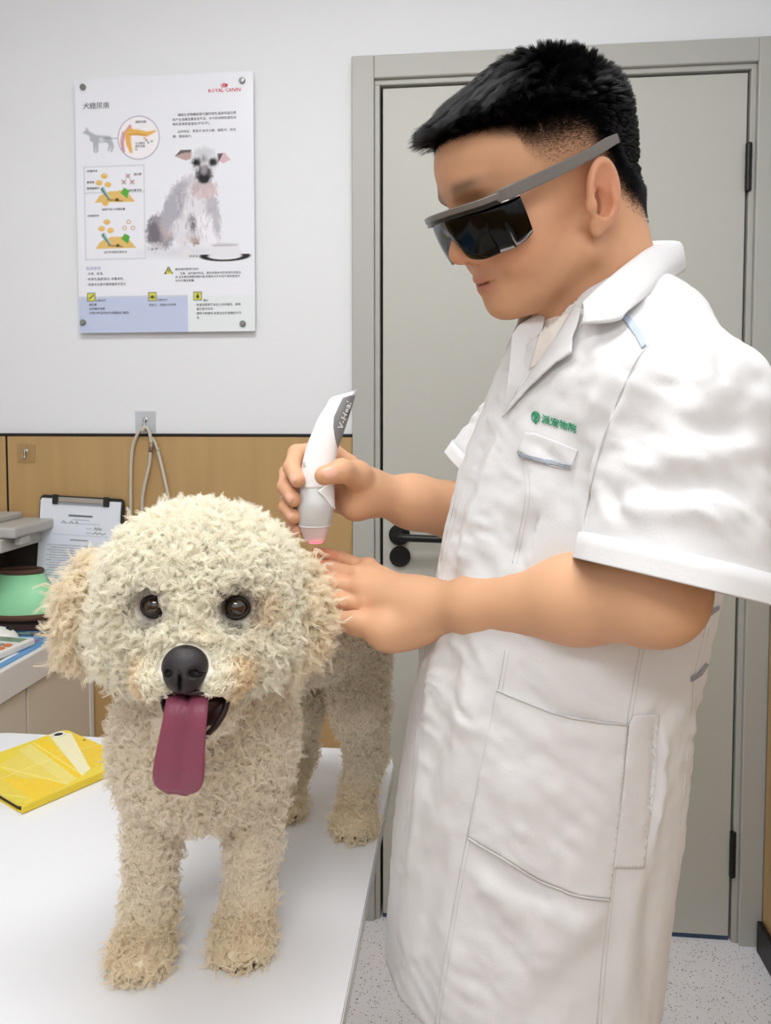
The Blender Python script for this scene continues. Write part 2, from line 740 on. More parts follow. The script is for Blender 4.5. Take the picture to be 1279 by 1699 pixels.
wr = wall_obj('wall_right', box((S_R, -D_F, 0), (S_R + .1, 0.0, CEIL)), m_wall)
tag(wr, kind='structure', label='side wall at the right edge beside the door frame')
for k in range(3):
    wall_obj('wall_panel', box((S_R - .009, -1.21 * (k + 1) + .003, 0.0), (S_R - .0005, -1.21 * k - .003 - .03 * (k == 0), Z_TRIM - .004), 0.001, 1), m_tan, wr)
wall_obj('trim_strip', box((S_R - .011, -D_F, Z_TRIM - .004), (S_R - .0005, -0.035, Z_TRIM + .003)), m_black, wr)
o = wall_obj('baseboard_right', box((S_R - .022, -D_F, 0.0), (S_R - .0095, -0.034, 0.075), 0.002, 1), m_black)
tag(o, kind='structure', label='black baseboard along the right wall')

wl = wall_obj('wall_left', box((S_L - .1, -D_F, 0), (S_L, 0.0, CEIL)), m_wall)
tag(wl, kind='structure', label='side wall out of view at left')
wf = wall_obj('wall_front', box((S_L - .1, -D_F - .1, 0), (S_R + .1, -D_F, CEIL)), m_wall)
tag(wf, kind='structure', label='wall behind the photographer')
for nm, bx in (('wall_panel', box((S_L, -D_F + .0005, 0), (S_R, -D_F + .009, Z_TRIM))),):
    wall_obj(nm, bx, m_tan, wf)
wall_obj('wall_panel', box((S_L + .0005, -D_F, 0), (S_L + .009, -.01, Z_TRIM)), m_tan, wl)

# ceiling lamps
m_led = mat('led_panel', (1, 1, 1), 0.5, emit=(1.0, 0.97, 0.93), estr=6.0)
m_led.cycles.emission_sampling = 'NONE'
m_lampframe = mat('lamp_frame', srgb(235, 235, 235), 0.4)
for i, (nm, loc, size, pw, c) in enumerate(LIGHTS):
    e = empty('ceiling_lamp', (loc[0], loc[1], CEIL), ['flat white ceiling lamp above the exam table', 'flat white ceiling lamp behind the photographer'][i], 'lamp')
    x, y = loc[0], loc[1]
    w, d = size[0] / 2 + .02, size[1] / 2 + .02
    mk('lamp_frame', join(box((x - w - .02, y - d - .02, CEIL - .022), (x - w, y + d + .02, CEIL)), box((x + w, y - d - .02, CEIL - .022), (x + w + .02, y + d + .02, CEIL)),
                          box((x - w, y - d - .02, CEIL - .022), (x + w, y - d, CEIL)), box((x - w, y + d, CEIL - .022), (x + w, y + d + .02, CEIL))), m_lampframe, e)
    mk('diffuser', box((x - w, y - d, CEIL - .012), (x + w, y + d, CEIL - .002)), m_led, e)

# door
dr = empty('door_1', WW(DW / 2, 0, 0), 'grey flush door with black lever behind the person', kind='structure')
FW = 0.066
wall_obj('door_frame', join(box((0.0, -0.022, 0), (FW - .012, 0.1, DH), .003), box((DW - FW + .012, -0.022, 0), (DW, 0.1, DH), .003),
                            box((FW - .0125, -0.0215, DH - FW + .012), (DW - FW + .0125, 0.1, DH), .003)), m_frame, dr)
# inner stepped lip of the frame
wall_obj('frame_lip', join(box((FW - .012, -0.012, 0), (FW + .001, 0.1, DH - FW), .002), box((DW - FW - .001, -0.012, 0), (DW - FW + .012, 0.1, DH - FW), .002),
                           box((FW - .012, -0.0115, DH - FW - .001), (DW - FW + .012, 0.1, DH - FW + .012), .002)), m_frame, dr)
wall_obj('jamb_shadow_gap', box((FW - .005, 0.045, 0.002), (DW - FW + .005, 0.08, DH - FW + .005)), m_gap, dr)
LX0, LX1, LZ1 = FW + .0075, DW - FW - .006, DH - FW - .0065
leaf = wall_obj('door_leaf', box((LX0, -0.006, 0.012), (LX1, 0.036, LZ1), .002), m_door, dr)
wall_obj('floor_seal', box((LX0, -0.003, 0.001), (LX1, 0.03, 0.0115)), m_bluestrip, dr)
for z0, z1 in ((1.785, 1.894), (0.164, 0.276)):
    hx = LX1 + .003
    V, Fc = lathe([(0.0062, 0), (0.0072, 0.003), (0.0072, (z1 - z0) - .003), (0.0062, z1 - z0)], 14, (hx, -0.0125, z0))
    mid = (z0 + z1) / 2
    wall_obj('hinge', join((V, Fc), lathe([(.0078, 0), (.0078, .002)], 14, (hx, -.0125, mid + .022)), lathe([(.0078, 0), (.0078, .002)], 14, (hx, -.0125, mid - .022))), m_blackmetal, dr, smooth=False)
# lever and lock rose
MR = MW @ Matrix.Translation((0.115, -0.006, 0.978)) @ Matrix.Rotation(math.radians(90), 4, 'X')
lever = mk('door_handle', lathe([(0.026, 0), (0.026, 0.007), (0.024, 0.009), (0.012, 0.0095), (0.011, 0.045)], 36), m_blackmetal, dr, M=MR)
hp = [WW(0.115, 0.05, 0.978), WW(0.128, 0.055, 0.978), WW(0.16, 0.056, 0.977), WW(0.235, 0.054, 0.975)]
mk('lever', tube(spline(hp, 14), [0.009] * 14, 12), m_blackmetal, lever, smooth=True)
MR = MW @ Matrix.Translation((0.1165, -0.006, 0.924)) @ Matrix.Rotation(math.radians(90), 4, 'X')
mk('lock_rose', lathe([(0.0258, 0), (0.0258, 0.007), (0.0238, 0.0092), (0.004, 0.0094)], 36), m_blackmetal, dr, M=MR)


# ================================================================== flat prints: a small painter for per-vertex colour
m_print = mat('poster_print', (1, 1, 1), 0.22, attr='col', spec=0.5)
m_acryl = mat('poster_board', srgb(236, 238, 242), 0.3)
m_ink = mat('dark_ink', srgb(58, 58, 64), 0.6)
m_red = mat('red_ink', srgb(196, 32, 58), 0.6)
m_violet = mat('violet_ink', srgb(150, 150, 190), 0.6)
m_standoff = mat('brushed_steel', srgb(150, 150, 148), 0.3, metal=0.9)

PO = 0.016        # front of the board in front of the wall
ps0, pz1 = WP(123.5, 131, PO)
ps1, _ = WP(419.5, 118, PO)
_, pz0 = WP(272, 551, PO)
pz1 = (pz1 + WP(419.5, 118, PO)[1]) / 2
po = empty('poster', WW((ps0 + ps1) / 2, 0, pz0), 'white veterinary poster with a grey schnauzer on the back wall', 'poster')
wall_obj('board', box((ps0, -PO + .0006, pz0), (ps1, -PO + .005, pz1), .0006, 1), m_acryl, po)
# print painted in the poster's own 296 x 426 layout
pt = Paint(0, 0, 296, 426, 1.15, (231, 233, 240))


def L(x, y):      # photograph reading -> poster layout
    f = (x - 123.5) / 296
    top = 131 - 13 * f
    return x - 123.5, (y - top) / (551 - top) * 426


def Ls(pts):
    return [L(*q) for q in pts]


g = pt
g.rect(0, 366, 185, 430, (190, 200, 226))
g.rect(186, 366, 300, 430, (226, 231, 234))
g.rect(0, 364, 185, 367, (200, 206, 222))
# anatomy sketch dog
dg_c = (176, 180, 188)
for pts, w in (([(140, 217), (150, 222), (158, 230)], [4, 8, 12]), ([(154, 228), (166, 229), (178, 229)], [13, 12, 11]), ([(138, 219), (143, 217)], [3, 5]),
               ([(142, 211), (145, 218)], [2, 6]), ([(156, 236), (155, 249)], [6, 3]), ([(160, 236), (160, 249), (157, 251)], [5, 3, 2]),
               ([(178, 230), (182, 238), (179, 247)], [8, 4, 3]), ([(180, 230), (186, 240), (184, 249)], [6, 4, 3]), ([(182, 226), (185, 235), (187, 241)], [3, 2.5, 2])):
    g.line(Ls(pts), w, dg_c)
g.ell(*L(168, 230), 5, 4, (205, 208, 214))
g.line(Ls([(170, 228), (194, 228)]), 0.9, (120, 124, 150))
cx, cy = L(230, 227)
g.ell(cx, cy, 34, 35, (240, 236, 240))
g.line(Ls([(205, 250), (203, 235), (206, 220), (216, 208)]), [3.5, 4, 4, 5], (205, 150, 160))
g.line(Ls([(202, 247), (200, 232), (204, 217)]), 1.2, (180, 60, 70))
g.line(Ls([(217, 250), (213, 236), (212, 222), (217, 215)]), [5, 9, 10, 9], (226, 174, 92))
g.line(Ls([(213, 218), (228, 218), (244, 221), (258, 216)]), [9, 10, 8, 3], (226, 178, 92))
g.line(Ls([(214, 222), (228, 221), (242, 223)]), [2, 3, 2], (205, 146, 66))
for q, c in (((243, 231), (150, 60, 50)), ((246, 235), (90, 150, 80)), ((252, 233), (90, 160, 90)), ((240, 228), (200, 150, 60))):
    g.ell(*L(*q), 1.6, 1.6, c)
g.ring(cx, cy, 34.5, 35.5, 1.3, (146, 140, 172))
# boxed diagram
x0, y0 = L(137, 275)
x1, y1 = L(238, 427)
for a, b in (((x0, y0), (x1, y0)), ((x1, y0), (x1, y1)), ((x0, y1), (x1, y1)), ((x0, y0), (x0, y1)), (L(137, 318), L(238, 316))):
    g.line([a, b], 0.8, (176, 186, 200))
for dy in (0, 76):
    g.poly(Ls([(154, 334 + dy), (163, 322 + dy), (180, 315 + dy), (200, 314 + dy), (213, 321 + dy), (223, 333 + dy)]), (222, 186, 110))
    g.line(Ls([(176, 329 + dy), (200, 331 + dy)]), 1.4, (70, 60, 40))
    g.ell(*L(192, 329 + dy), 3, 2.4, (60, 55, 45))
    g.line(Ls([(168, 312 + dy), (178, 327 + dy)]), [7, 3], (86, 130, 130))
    g.line(Ls([(170, 311 + dy), (179, 325 + dy)]), [2, 1], (190, 220, 220))
    g.poly(Ls([(198, 318 + dy), (204, 309 + dy), (213, 314 + dy), (209, 327 + dy)]), (92, 170, 66))
    for q in ((171, 290), (162, 301), (177, 304)):
        g.ell(*L(q[0] + (3 if dy else 0), q[1] + dy), 5.6, 4.4, (222, 178, 88))
        g.ell(*L(q[0] + (3 if dy else 0), q[1] + dy - 1), 3, 1.6, (236, 200, 120))
    for q in ((211, 290), (204, 300), (218, 300)):
        if dy:
            g.ring(*L(q[0], q[1] + dy), 3, 3, 1.3, (200, 150, 90))
        else:
            g.line(Ls([(q[0] - 3, q[1] - 3), (q[0] + 3, q[1] + 3)]), 1.4, (150, 76, 66))
            g.line(Ls([(q[0] - 3, q[1] + 3), (q[0] + 3, q[1] - 3)]), 1.4, (150, 76, 66))
    g.ell(*L(172, 335), 5, 4, (226, 180, 96))
# the schnauzer
fur = dict(soft=3, fur=2.2)
g.ell(*L(300, 418), 58, 8, (214, 216, 224), soft=6)
g.ell(*L(264, 383), 24, 29, (158, 152, 160), rot=-12, **fur)
g.ell(*L(254, 388), 11, 22, (118, 112, 120), rot=-8, **fur)
g.ell(*L(275, 380), 9, 16, (190, 170, 172), rot=-10, **fur)
g.ell(*L(314, 345), 42, 56, (206, 204, 210), rot=14, **fur)
g.ell(*L(288, 340), 16, 42, (176, 174, 184), rot=24, **fur)
g.ell(*L(330, 352), 26, 48, (224, 222, 228), rot=-4, **fur)
g.ell(*L(352, 352), 10, 46, (190, 186, 194), rot=-8, **fur)
g.line(Ls([(296, 372), (300, 395), (306, 414)]), [20, 17, 15], (222, 220, 226), **fur)
g.line(Ls([(338, 366), (345, 392), (350, 402)]), [26, 22, 18], (236, 234, 240), **fur)
g.ell(*L(318, 370), 5, 13, (112, 106, 112), rot=-8, soft=3, fur=1.5)
g.ell(*L(322, 398), 7, 7, (186, 164, 158), **fur)
g.ell(*L(307, 420), 13, 6, (224, 222, 226), **fur)
g.ell(*L(254, 408), 12, 6, (206, 204, 210), **fur)
for q in ((314, 424), (319, 424), (324, 424), (250, 412), (257, 411), (323, 402), (327, 403)):
    g.ell(*L(*q), 1.5, 1.1, (50, 44, 46))
g.poly(Ls([(290, 258), (299, 248), (318, 247), (317, 262), (308, 265)]), (184, 160, 158))
g.poly(Ls([(290, 258), (299, 248), (318, 247), (316, 251), (302, 253)]), (112, 104, 104))
g.poly(Ls([(360, 254), (372, 252), (382, 264), (370, 270), (361, 266)]), (214, 184, 190))
g.poly(Ls([(360, 254), (370, 253), (362, 268)]), (90, 84, 88))
g.ell(*L(338, 268), 22, 24, (216, 216, 220), **fur)
g.ell(*L(338, 252), 15, 8, (206, 208, 212), soft=3, fur=1.2)
g.ell(*L(326, 268), 7.5, 7, (58, 56, 62), soft=2.5, fur=1)
g.ell(*L(353, 268), 7.5, 7, (58, 56, 62), soft=2.5, fur=1)
g.ell(*L(338, 262), 5, 6, (150, 148, 150), soft=2.5, fur=1)
g.ell(*L(338, 312), 21, 15, (200, 186, 190), **fur)
g.ell(*L(339, 318), 16, 9, (214, 192, 194), **fur)
g.ell(*L(338, 288), 14, 14, (86, 80, 86), soft=3, fur=1.6)
g.ell(*L(338, 295), 9, 8, (38, 36, 40), soft=2)
g.ell(*L(338, 280), 5, 8, (150, 146, 150), soft=2.5)
g.ell(*L(325, 268), 2, 2, (12, 12, 16))
g.ell(*L(352, 268), 2, 2, (12, 12, 16))
for k in range(150):
    r_ = random.random
    bx, by = 285 + 75 * r_(), 300 + 110 * r_()
    if ((bx - 318) / 40) ** 2 + ((by - 352) / 52) ** 2 < 1:
        c = random.choice([(150, 146, 156), (236, 234, 240), (178, 172, 182)])
        g.line(Ls([(bx, by), (bx + 2 * r_() - 1, by + 6 + 5 * r_())]), 1.0, c, al=.6)
# bowl
g.poly(Ls([(350, 405), (392, 404), (402, 426), (338, 427)]), (226, 226, 232))
g.ell(*L(370, 405), 21, 2.6, (206, 204, 210))
g.line(Ls([(352, 407), (391, 406)]), 1, (160, 156, 164))
g.ring(*L(371, 424), 35, 7.5, 3.2, (40, 38, 42), half=True)
# pictograms
ye = (214, 214, 92)
g.poly(Ls([(277, 440), (269, 454), (285, 454)]), (70, 72, 40))
g.poly(Ls([(277, 442.5), (271.5, 453), (282.5, 453)]), ye)
g.line(Ls([(277, 446), (277, 449.5)]), 1.4, (40, 40, 30))
for x in (145, 249, 325):
    a, b = L(x, 491)
    g.rect(a - 7, b - 7.4, a + 7, b + 7.4, (60, 62, 40))
    g.rect(a - 5.8, b - 6.2, a + 5.8, b + 6.2, ye)
    if x == 145:
        g.line([(a - 3.5, b + 3), (a + 3.5, b - 3)], 1.8, (50, 50, 30))
    elif x == 249:
        g.ell(a, b + 1.5, 4, 2, (50, 50, 30))
        g.ell(a, b - .6, 2.4, 1.5, (50, 50, 30))
    else:
        g.ell(a, b + 1, 2.6, 3.2, (50, 50, 30))
        g.line([(a, b - 5), (a, b)], 1.4, (50, 50, 30))
PSX = (ps1 - ps0) / 296
PSZ = (pz1 - pz0) / 426
V = np.stack([ps0 + g.x.ravel() * PSX, np.full(g.x.size, -PO), pz1 - g.y.ravel() * PSZ], 1)
Fg = grid_faces(g.nx, g.ny)[:, ::-1]
wall_obj('printed_sheet', (V, Fg), m_print, po, cols=g.c.reshape(-1, 3))
for q in ((138, 145), (402, 134), (138, 535), (403, 537)):
    s_, z_ = WP(*q, PO)
    e = wall_obj('standoff_screw', join(xform(lathe([(.0052, 0), (.0074, .0), (.0074, .004), (.006, .0055), (.001, .0058)], 20), Matrix.Translation((s_, -PO - .0003, z_)) @ Matrix.Rotation(math.pi / 2, 4, 'X')),
                                         xform(lathe([(.006, 0), (.006, PO - .0055)], 14), Matrix.Translation((s_, -.0002, z_)) @ Matrix.Rotation(math.pi / 2, 4, 'X'))), m_standoff, po)


def ptext(items, m, name, bold=0.0):
    parts = []
    for s, x, y, size in items:
        a, b = L(x, y)
        M = Matrix.Translation((ps0 + a * PSX, -PO - .0004, pz1 - b * PSZ)) @ Matrix.Rotation(math.pi / 2, 4, 'X')
        parts.append(text_mesh(s, size * PSX, M, bold=bold * size * PSX))
    wall_obj(name, join(*parts), m, po)


ptext([('犬糖尿病', 137, 179.5, 11.2)], m_ink, 'title_text', 0.0)
ptext([('ROYAL CANIN', 346.5, 153.5, 8.0)], m_red, 'brand_text', 0.012)
ca, cb = L(372.5, 140.5)
crown = []
for k in range(-2, 3):
    crown.append(box((ps0 + (ca + k * 2.2 - .75) * PSX, -PO - .0006, pz1 - (cb + 3) * PSZ), (ps0 + (ca + k * 2.5 + .75) * PSX, -PO - .0002, pz1 - (cb - 2.6 + abs(k) * .7) * PSZ)))
crown.append(box((ps0 + (ca - 5) * PSX, -PO - .0006, pz1 - (cb + 4.2) * PSZ), (ps0 + (ca + 5) * PSX, -PO - .0002, pz1 - (cb + 3.4) * PSZ)))
wall_obj('brand_crown', join(*crown), m_red, po)
ptext([('糖是在合物酶能替代胰的特性,脂肪和蛋白质', 296, 192, 5.0), ('的产生或胰岛素有效不足。中大形动物和雌性动', 287, 200, 5.0), ('物的发病率值增加(平均7岁)。', 287, 207.5, 5.0),
       ('品种特征：贵宾犬,匈牙犬梗，腊肠犬，师法', 295, 219.5, 5.0), ('梗，雪纳瑞犬。', 287, 227.5, 5.0),
       ('胰脏向胰', 225, 203, 4.6), ('分泌胰岛', 224, 238, 4.2), ('素的血管', 224, 243, 4.2), ('内', 224, 248, 4.2),
       ('I型糖尿病', 141, 283.5, 4.4), ('葡萄糖', 141, 302, 4.4), ('葡萄糖载体', 141, 312, 4.4), ('胰岛素', 221, 289, 4.4), ('胰岛素受体', 212, 315.5, 4.4),
       ('细胞不能少动糖具量', 166, 347, 4.4), ('II型糖尿病', 141, 357.5, 4.4), ('组织有效胰岛素反应', 168, 418, 4.4),
       ('• 多尿、烦渴。', 137, 454, 5.0), ('• 有食性(脂肪增加) 体重减轻。', 137, 463, 5.0), ('• 有高无应激中葡萄糖尿无变化', 137, 472, 5.0),
       ('胰岛病的警惕不容忽', 288, 447.5, 4.4), ('生素、以内服的药品、慢性病情从中区有效的诊断治', 296, 454.5, 4.4), ('床,以及胰岛病糖症糖中毒,而慢性并步中性产谱电激进并', 288, 460.5, 4.4),
       ('有关中毒症者量)', 288, 466.5, 4.4), ('长期治疗', 153, 498.5, 4.4), ('• 胰岛素', 138, 505.5, 4.6), ('• 应用糖尿病粮', 138, 512.5, 4.6), ('• 定期分析监测治疗(含糖血红 酸症)', 138, 519.5, 4.6),
       ('饮食治疗', 257, 498.5, 4.4), ('低能力、控能水化合物', 243, 507, 4.6), ('建议', 334, 500, 4.4), ('• 有望采胰激可以自上体系糖症、服液', 320, 507.5, 4.6), ('  激压更好较症。', 320, 514.5, 4.6),
       ('• 慢性犬肺糖有,条更应应定激糖症犬为', 320, 522, 4.6), ('  主。', 320, 529, 4.6)], m_ink, 'body_text')
ptext([('临床症状', 137, 445.5, 6.4)], m_violet, 'heading_text')


# ================================================================== things along the back wall
m_desk = mat('white_desk_laminate', srgb(224, 222, 220), 0.35, bump=0.02, bscale=200)
m_drawer = mat('ivory_drawer', srgb(214, 206, 192), 0.4, bump=0.02, bscale=200)
m_alu = mat('aluminium', srgb(190, 192, 192), 0.3, metal=0.8)
m_dark = mat('dark_inside', srgb(30, 28, 26), 0.7)
DS = -0.669          # desk front plane (s)
DZ = 0.747           # desk top
dk = empty('desk', WW(DS - .3, .6, 0), 'white office desk with ivory drawers against the back wall', 'desk')
wall_obj('desk_top', box((DS - .62, -1.35, DZ - .068), (DS, -.012, DZ), .003), m_desk, dk)
wall_obj('carcass', box((DS - .60, -1.33, 0.06), (DS - .03, -.014, DZ - .0685)), m_drawer, dk)
wall_obj('plinth', box((DS - .58, -1.31, 0.0), (DS - .06, -.02, 0.0595)), m_dark, dk)


def dpt(px, py):
    """(distance from the back wall, z) of a photograph point on the desk front"""
    d = ray(px, py)
    q0 = WW(DS, 0, 0)
    t = np.dot(q0 - CAM, WU) / np.dot(d, WU)
    q = CAM + d * t
    return float(-np.dot(q - WO, WIN)), float(q[2])


dsm = dpt(52, 1170)[0]
zg0 = dpt(100, 1205)[1]
for d0, d1 in ((0.035, dsm - .003), (dsm + .003, 1.0), (1.006, 1.32)):
    zc_ = 0.44
    for z0, z1, hasg in ((zc_ + .012, DZ - .074, True), (0.07, zc_ - .03, False)):
        df = wall_obj('drawer', box((DS - .0285, -d1, z0), (DS - .010, -d0, z1), .002), m_drawer, dk)
        if hasg:
            wall_obj('finger_pull', join(box((DS - .030, -d1 + .004, z0 - .040), (DS - .012, -d0 - .004, z0 - .034)), box((DS - .0285, -d1 + .004, z0 - .034), (DS - .026, -d0 - .004, z0 - .001))), m_dark, df)
            wall_obj('pull_lip', box((DS - .014, -d1 + .004, z0 - .044), (DS - .006, -d0 - .004, z0 - .036), .001, 1), m_alu, df)
wall_obj('end_panel', box((DS - .60, -.034, 0.0), (DS - .008, -.0145, DZ - .069), .001, 1), m_desk, dk)


def D(px, py, dz=0.0):
    return PZ(px, py, DZ + dz)


# blue desk pad
m_blue = mat('blue_pad', srgb(96, 150, 200), 0.35, var=0.12, vscale=14)
m_padprint = mat('pad_print', srgb(226, 232, 240), 0.4)
m_magenta = mat('magenta_print', srgb(190, 60, 120), 0.4)
pad = empty('desk_pad', WW(DS - .2, .5, DZ), 'blue printed desk pad lying along the desk edge', 'desk pad')
wall_obj('sheet', box((DS - .42, -1.0, DZ + .0002), (DS - .012, -.062, DZ + .0022)), m_blue, pad)
for k, (sa, sb, da, db, mm) in enumerate(((.03, .09, .30, .42, m_padprint), (.11, .19, .26, .30, m_padprint), (.04, .045, .2, .45, m_magenta), (.05, .06, .46, .55, m_padprint), (.06, .1, .19, .25, m_padprint))):
    wall_obj('printed_patch', box((DS - sb, -db, DZ + .0021), (DS - sa, -da, DZ + .0025)), mm, pad)

# recovery cone
m_mint = mat('mint_plastic', srgb(150, 218, 166), 0.38, sheen=0.1)
m_brown = mat('brown_felt', srgb(88, 60, 48), 0.8, bump=0.2, bscale=300)
cY = D(30, 1050)[1] + .066
cc = np.array([(30 - CXP) / FPX * cY, cY, DZ])
sq = lambda VF: ([(x, cc[1] + (y - cc[1]) * .56, z) for x, y, z in VF[0]], VF[1])   # soft cone, pressed flat
cn = empty('recovery_cone', cc, 'mint green pet recovery cone with brown rims standing on desk', 'cone')
zb = .0245
mk('cone_sheet', sq(lathe([(.098, zb + .012), (.0985, zb + .014), (.0505, zb + .112), (.0495, zb + .112), (.0965, zb + .012)], 56, cc, close=False)), m_mint, cn, smooth=True)
for r0, z0, w in ((.099, zb + .006, .0085), (.050, zb + .113, .0065)):
    th = np.linspace(0, 2 * math.pi, 65)
    ringp = np.stack([cc[0] + r0 * np.cos(th), cc[1] + r0 * np.sin(th), cc[2] + z0 + 0 * th], 1)
    mk('rim', sq(tube(ringp, w, 10, caps=False)), m_brown, cn, smooth=True)
# wooden box under the cone
m_walnut = mat('dark_walnut', srgb(70, 46, 38), 0.45, var=.2, vscale=30)
bx = empty('pen_tray', cc, 'dark brown tray under the mint recovery cone', 'tray')
mk('tray_body', box((cc[0] - .10, cc[1] - .06, DZ + .0025), (cc[0] + .098, cc[1] + .06, DZ + .0195), .003), m_walnut, bx)
mk('tray_rim', box((cc[0] - .103, cc[1] - .063, DZ + .0195), (cc[0] + .101, cc[1] + .063, DZ + .0218), .001, 1), m_black, bx)

# pen
m_clear = mat('clear_pen_barrel', srgb(120, 146, 140), 0.2, trans=0.4, var=.2, vscale=60)
a, b = D(18, 1051, .006), D(75, 1052, .006)
pn = empty('pen', (a + b) / 2, 'grey ballpoint pen with black cap on the blue desk pad', 'pen')
u = (b - a) / np.linalg.norm(b - a)
mk('barrel', tube([a, a + (b - a) * .6], .0042, 12), m_clear, pn, smooth=True)
mk('grip', tube([a + (b - a) * .6, a + (b - a) * .88], .0046, 12), mat('grey_grip', srgb(120, 118, 116), .6), pn, smooth=True)
mk('cap', tube([a + (b - a) * .88, b], [.0052, .0048], 12), m_blackmetal, pn, smooth=True)
mk('clip', box(a + (b - a) * .1 + np.array([0, -.001, .004]), a + (b - a) * .45 + np.array([0, .001, .0052])), m_blackmetal, pn)

# calculator
m_calc = mat('white_plastic', srgb(228, 226, 220), 0.4)
q = D(6, 1082, .01)
cr = empty('calculator', (q[0], q[1], DZ), 'white desk calculator at the near end of blue pad', 'calculator')
Mc = Matrix.Translation((q[0] - .045, q[1] + .005, DZ + .0026)) @ Matrix.Rotation(math.radians(-14), 4, 'Z')
mk('body', xform(prism([(-.06, -.085), (.06, -.085), (.06, .085), (-.06, .085)], 0, .016, .004), Mc), m_calc, cr)
mk('display', xform(box((-.048, .05, .0158), (.048, .076, .0168)), Mc), mat('lcd', srgb(120, 136, 118), .2), cr)
kc = [mat('key_orange', srgb(214, 120, 60), .5), mat('key_grey', srgb(150, 150, 150), .5), mat('key_white', srgb(240, 238, 232), .5), mat('key_green', srgb(110, 170, 120), .5)]
for r_ in range(5):
    for c_ in range(5):
        x, y = -.042 + c_ * .021, -.07 + r_ * .023
        mk('key', xform(box((x - .008, y - .007, .0158), (x + .008, y + .007, .0195), .002, 1), Mc), kc[0 if c_ == 4 and r_ > 2 else 3 if c_ == 4 else 1 if r_ == 4 else 2], cr)
# white round lid
q = D(-2, 1056, .01)
mo = empty('computer_mouse', (q[0], q[1], DZ), 'white rounded computer mouse behind the calculator', 'mouse')
mk('shell', xform(sdf_mesh(lambda p: smax(ell(p, (0, 0, 0), (.055, .032, .030)), -p[:, 2], .004), (-.06, -.04, -.01), (.06, .04, .04), .003), Matrix.Translation((q[0] - .01, q[1], DZ + .0035))), m_calc, mo, smooth=True)
mk('wheel', xform(lathe([(.006, -.003), (.007, -.002), (.007, .002), (.006, .003)], 16), Matrix.Translation((q[0] + .025, q[1], DZ + .0295)) @ Matrix.Rotation(math.pi / 2, 4, 'X')), m_dark, mo)

# printer at the left edge
m_pgrey = mat('printer_grey', srgb(176, 174, 168), 0.45, bump=.05, bscale=400)
m_pdark = mat('printer_dark', srgb(64, 56, 50), 0.5)
s1, zt = WP(57, 868, .12)
pr = empty('label_printer', WW(s1 - .22, .1, DZ), 'grey printer with overhanging lid at the left edge of desk', 'printer')
zb2 = WP(50, 908, .15)[1]
wall_obj('lid', box((s1 - .34, -.20, zt - .026), (s1, -.012, zt), .006), m_pgrey, pr)
wall_obj('paper_slot', box((s1 - .34, -.207, zb2 - .006), (s1 - .03, -.014, zt - .0265), .004), m_pgrey, pr)
wall_obj('lid_catch', box((s1 - .022, -.17, zt - .046), (s1 - .004, -.13, zt - .0262), .003), m_pgrey, pr)
wall_obj('body', box((s1 - .34, -.19, DZ + .0002), (s1 - .125, -.014, zb2 - .0062), .006), m_pdark, pr)
wall_obj('feed_tray', box((s1 - .33, -.19, zt + .0002), (s1 - .085, -.03, zt + .016), .004), m_pgrey, pr)
wall_obj('shade_backing', box((s1 - .13, -.026, DZ + .0002), (s1 - .03, -.014, zb2 - .0062), .003), m_pdark, pr)  # added dark panel standing in for the shadow under the lid

# clipboard leaning on the wall
m_board = mat('clipboard_black', srgb(38, 38, 36), 0.45)
m_paper = mat('printed_paper', (1, 1, 1), 0.6, attr='col')
m_papere = mat('paper_stack', srgb(220, 224, 228), 0.7)
tl, tr = WP(68, 819, .022), WP(208, 823, .022)
wB, zT = tr[0] - tl[0], (tl[1] + tr[1]) / 2
lean = math.asin(0.022 / ((zT - DZ)))
hB = (zT - DZ) / math.cos(lean) - .001
Mb = MW @ Matrix.Translation((tl[0], -.022, zT)) @ Matrix.Rotation(math.radians(2.5), 4, 'Y') @ Matrix.Rotation(-lean, 4, 'X')
cb_ = empty('clipboard', np.array(Mb)[:3, 3] - np.array([0, 0, zT - DZ]), 'black clipboard with printed form leaning on the back wall', 'clipboard')


def rrect(x0, z0, x1, z1, r, n=6):
    pts = []
    for cx_, cz_, a0 in ((x1 - r, z1 - r, 0), (x0 + r, z1 - r, 90), (x0 + r, z0 + r, 180), (x1 - r, z0 + r, 270)):
        for k in range(n + 1):
            a = math.radians(a0 + 90 * k / n)
            pts.append((cx_ + r * math.cos(a), cz_ + r * math.sin(a)))
    return pts


RX = Matrix.Rotation(math.pi / 2, 4, 'X')
mk('board', xform(prism(rrect(0, -hB + .014, wB, 0, .012), 0.0, .0032), Mb @ RX), m_board, cb_)
mk('paper_stack', xform(box((.006, -hB + .02, .0033), (wB - .008, -.008, .0068)), Mb @ RX), m_papere, cb_)
pp = Paint(0, 0, 200, 280, 1.3, (222, 227, 236))
ink = (96, 100, 112)
pp.line([(74, 36), (130, 36)], 5.0, (70, 72, 82), al=.8)
pp.line([(84, 46), (124, 46)], 2.2, ink, al=.6)
pp.line([(56, 55), (150, 55)], 1.6, ink, al=.5)
for a_, b_ in ((56, 66), (76, 84), (90, 96)):
    pp.line([(a_, 54), (a_ + 4, 50), (b_, 55)], 1.4, (50, 52, 70))
pp.line([(118, 66), (132, 66)], 1.6, ink, al=.6)
pp.line([(138, 68), (141, 62), (144, 69), (149, 62), (152, 69), (156, 64)], 1.6, (40, 42, 56))
pp.line([(118, 77), (132, 77)], 1.6, ink, al=.6)
pp.line([(136, 78), (142, 74), (146, 79), (152, 75), (158, 79), (166, 76)], 1.5, (40, 42, 56))
pp.line([(36, 84), (172, 84)], .8, ink, al=.6)
pp.line([(80, 96), (122, 96)], 3.0, (80, 82, 92), al=.8)
y_ = 104
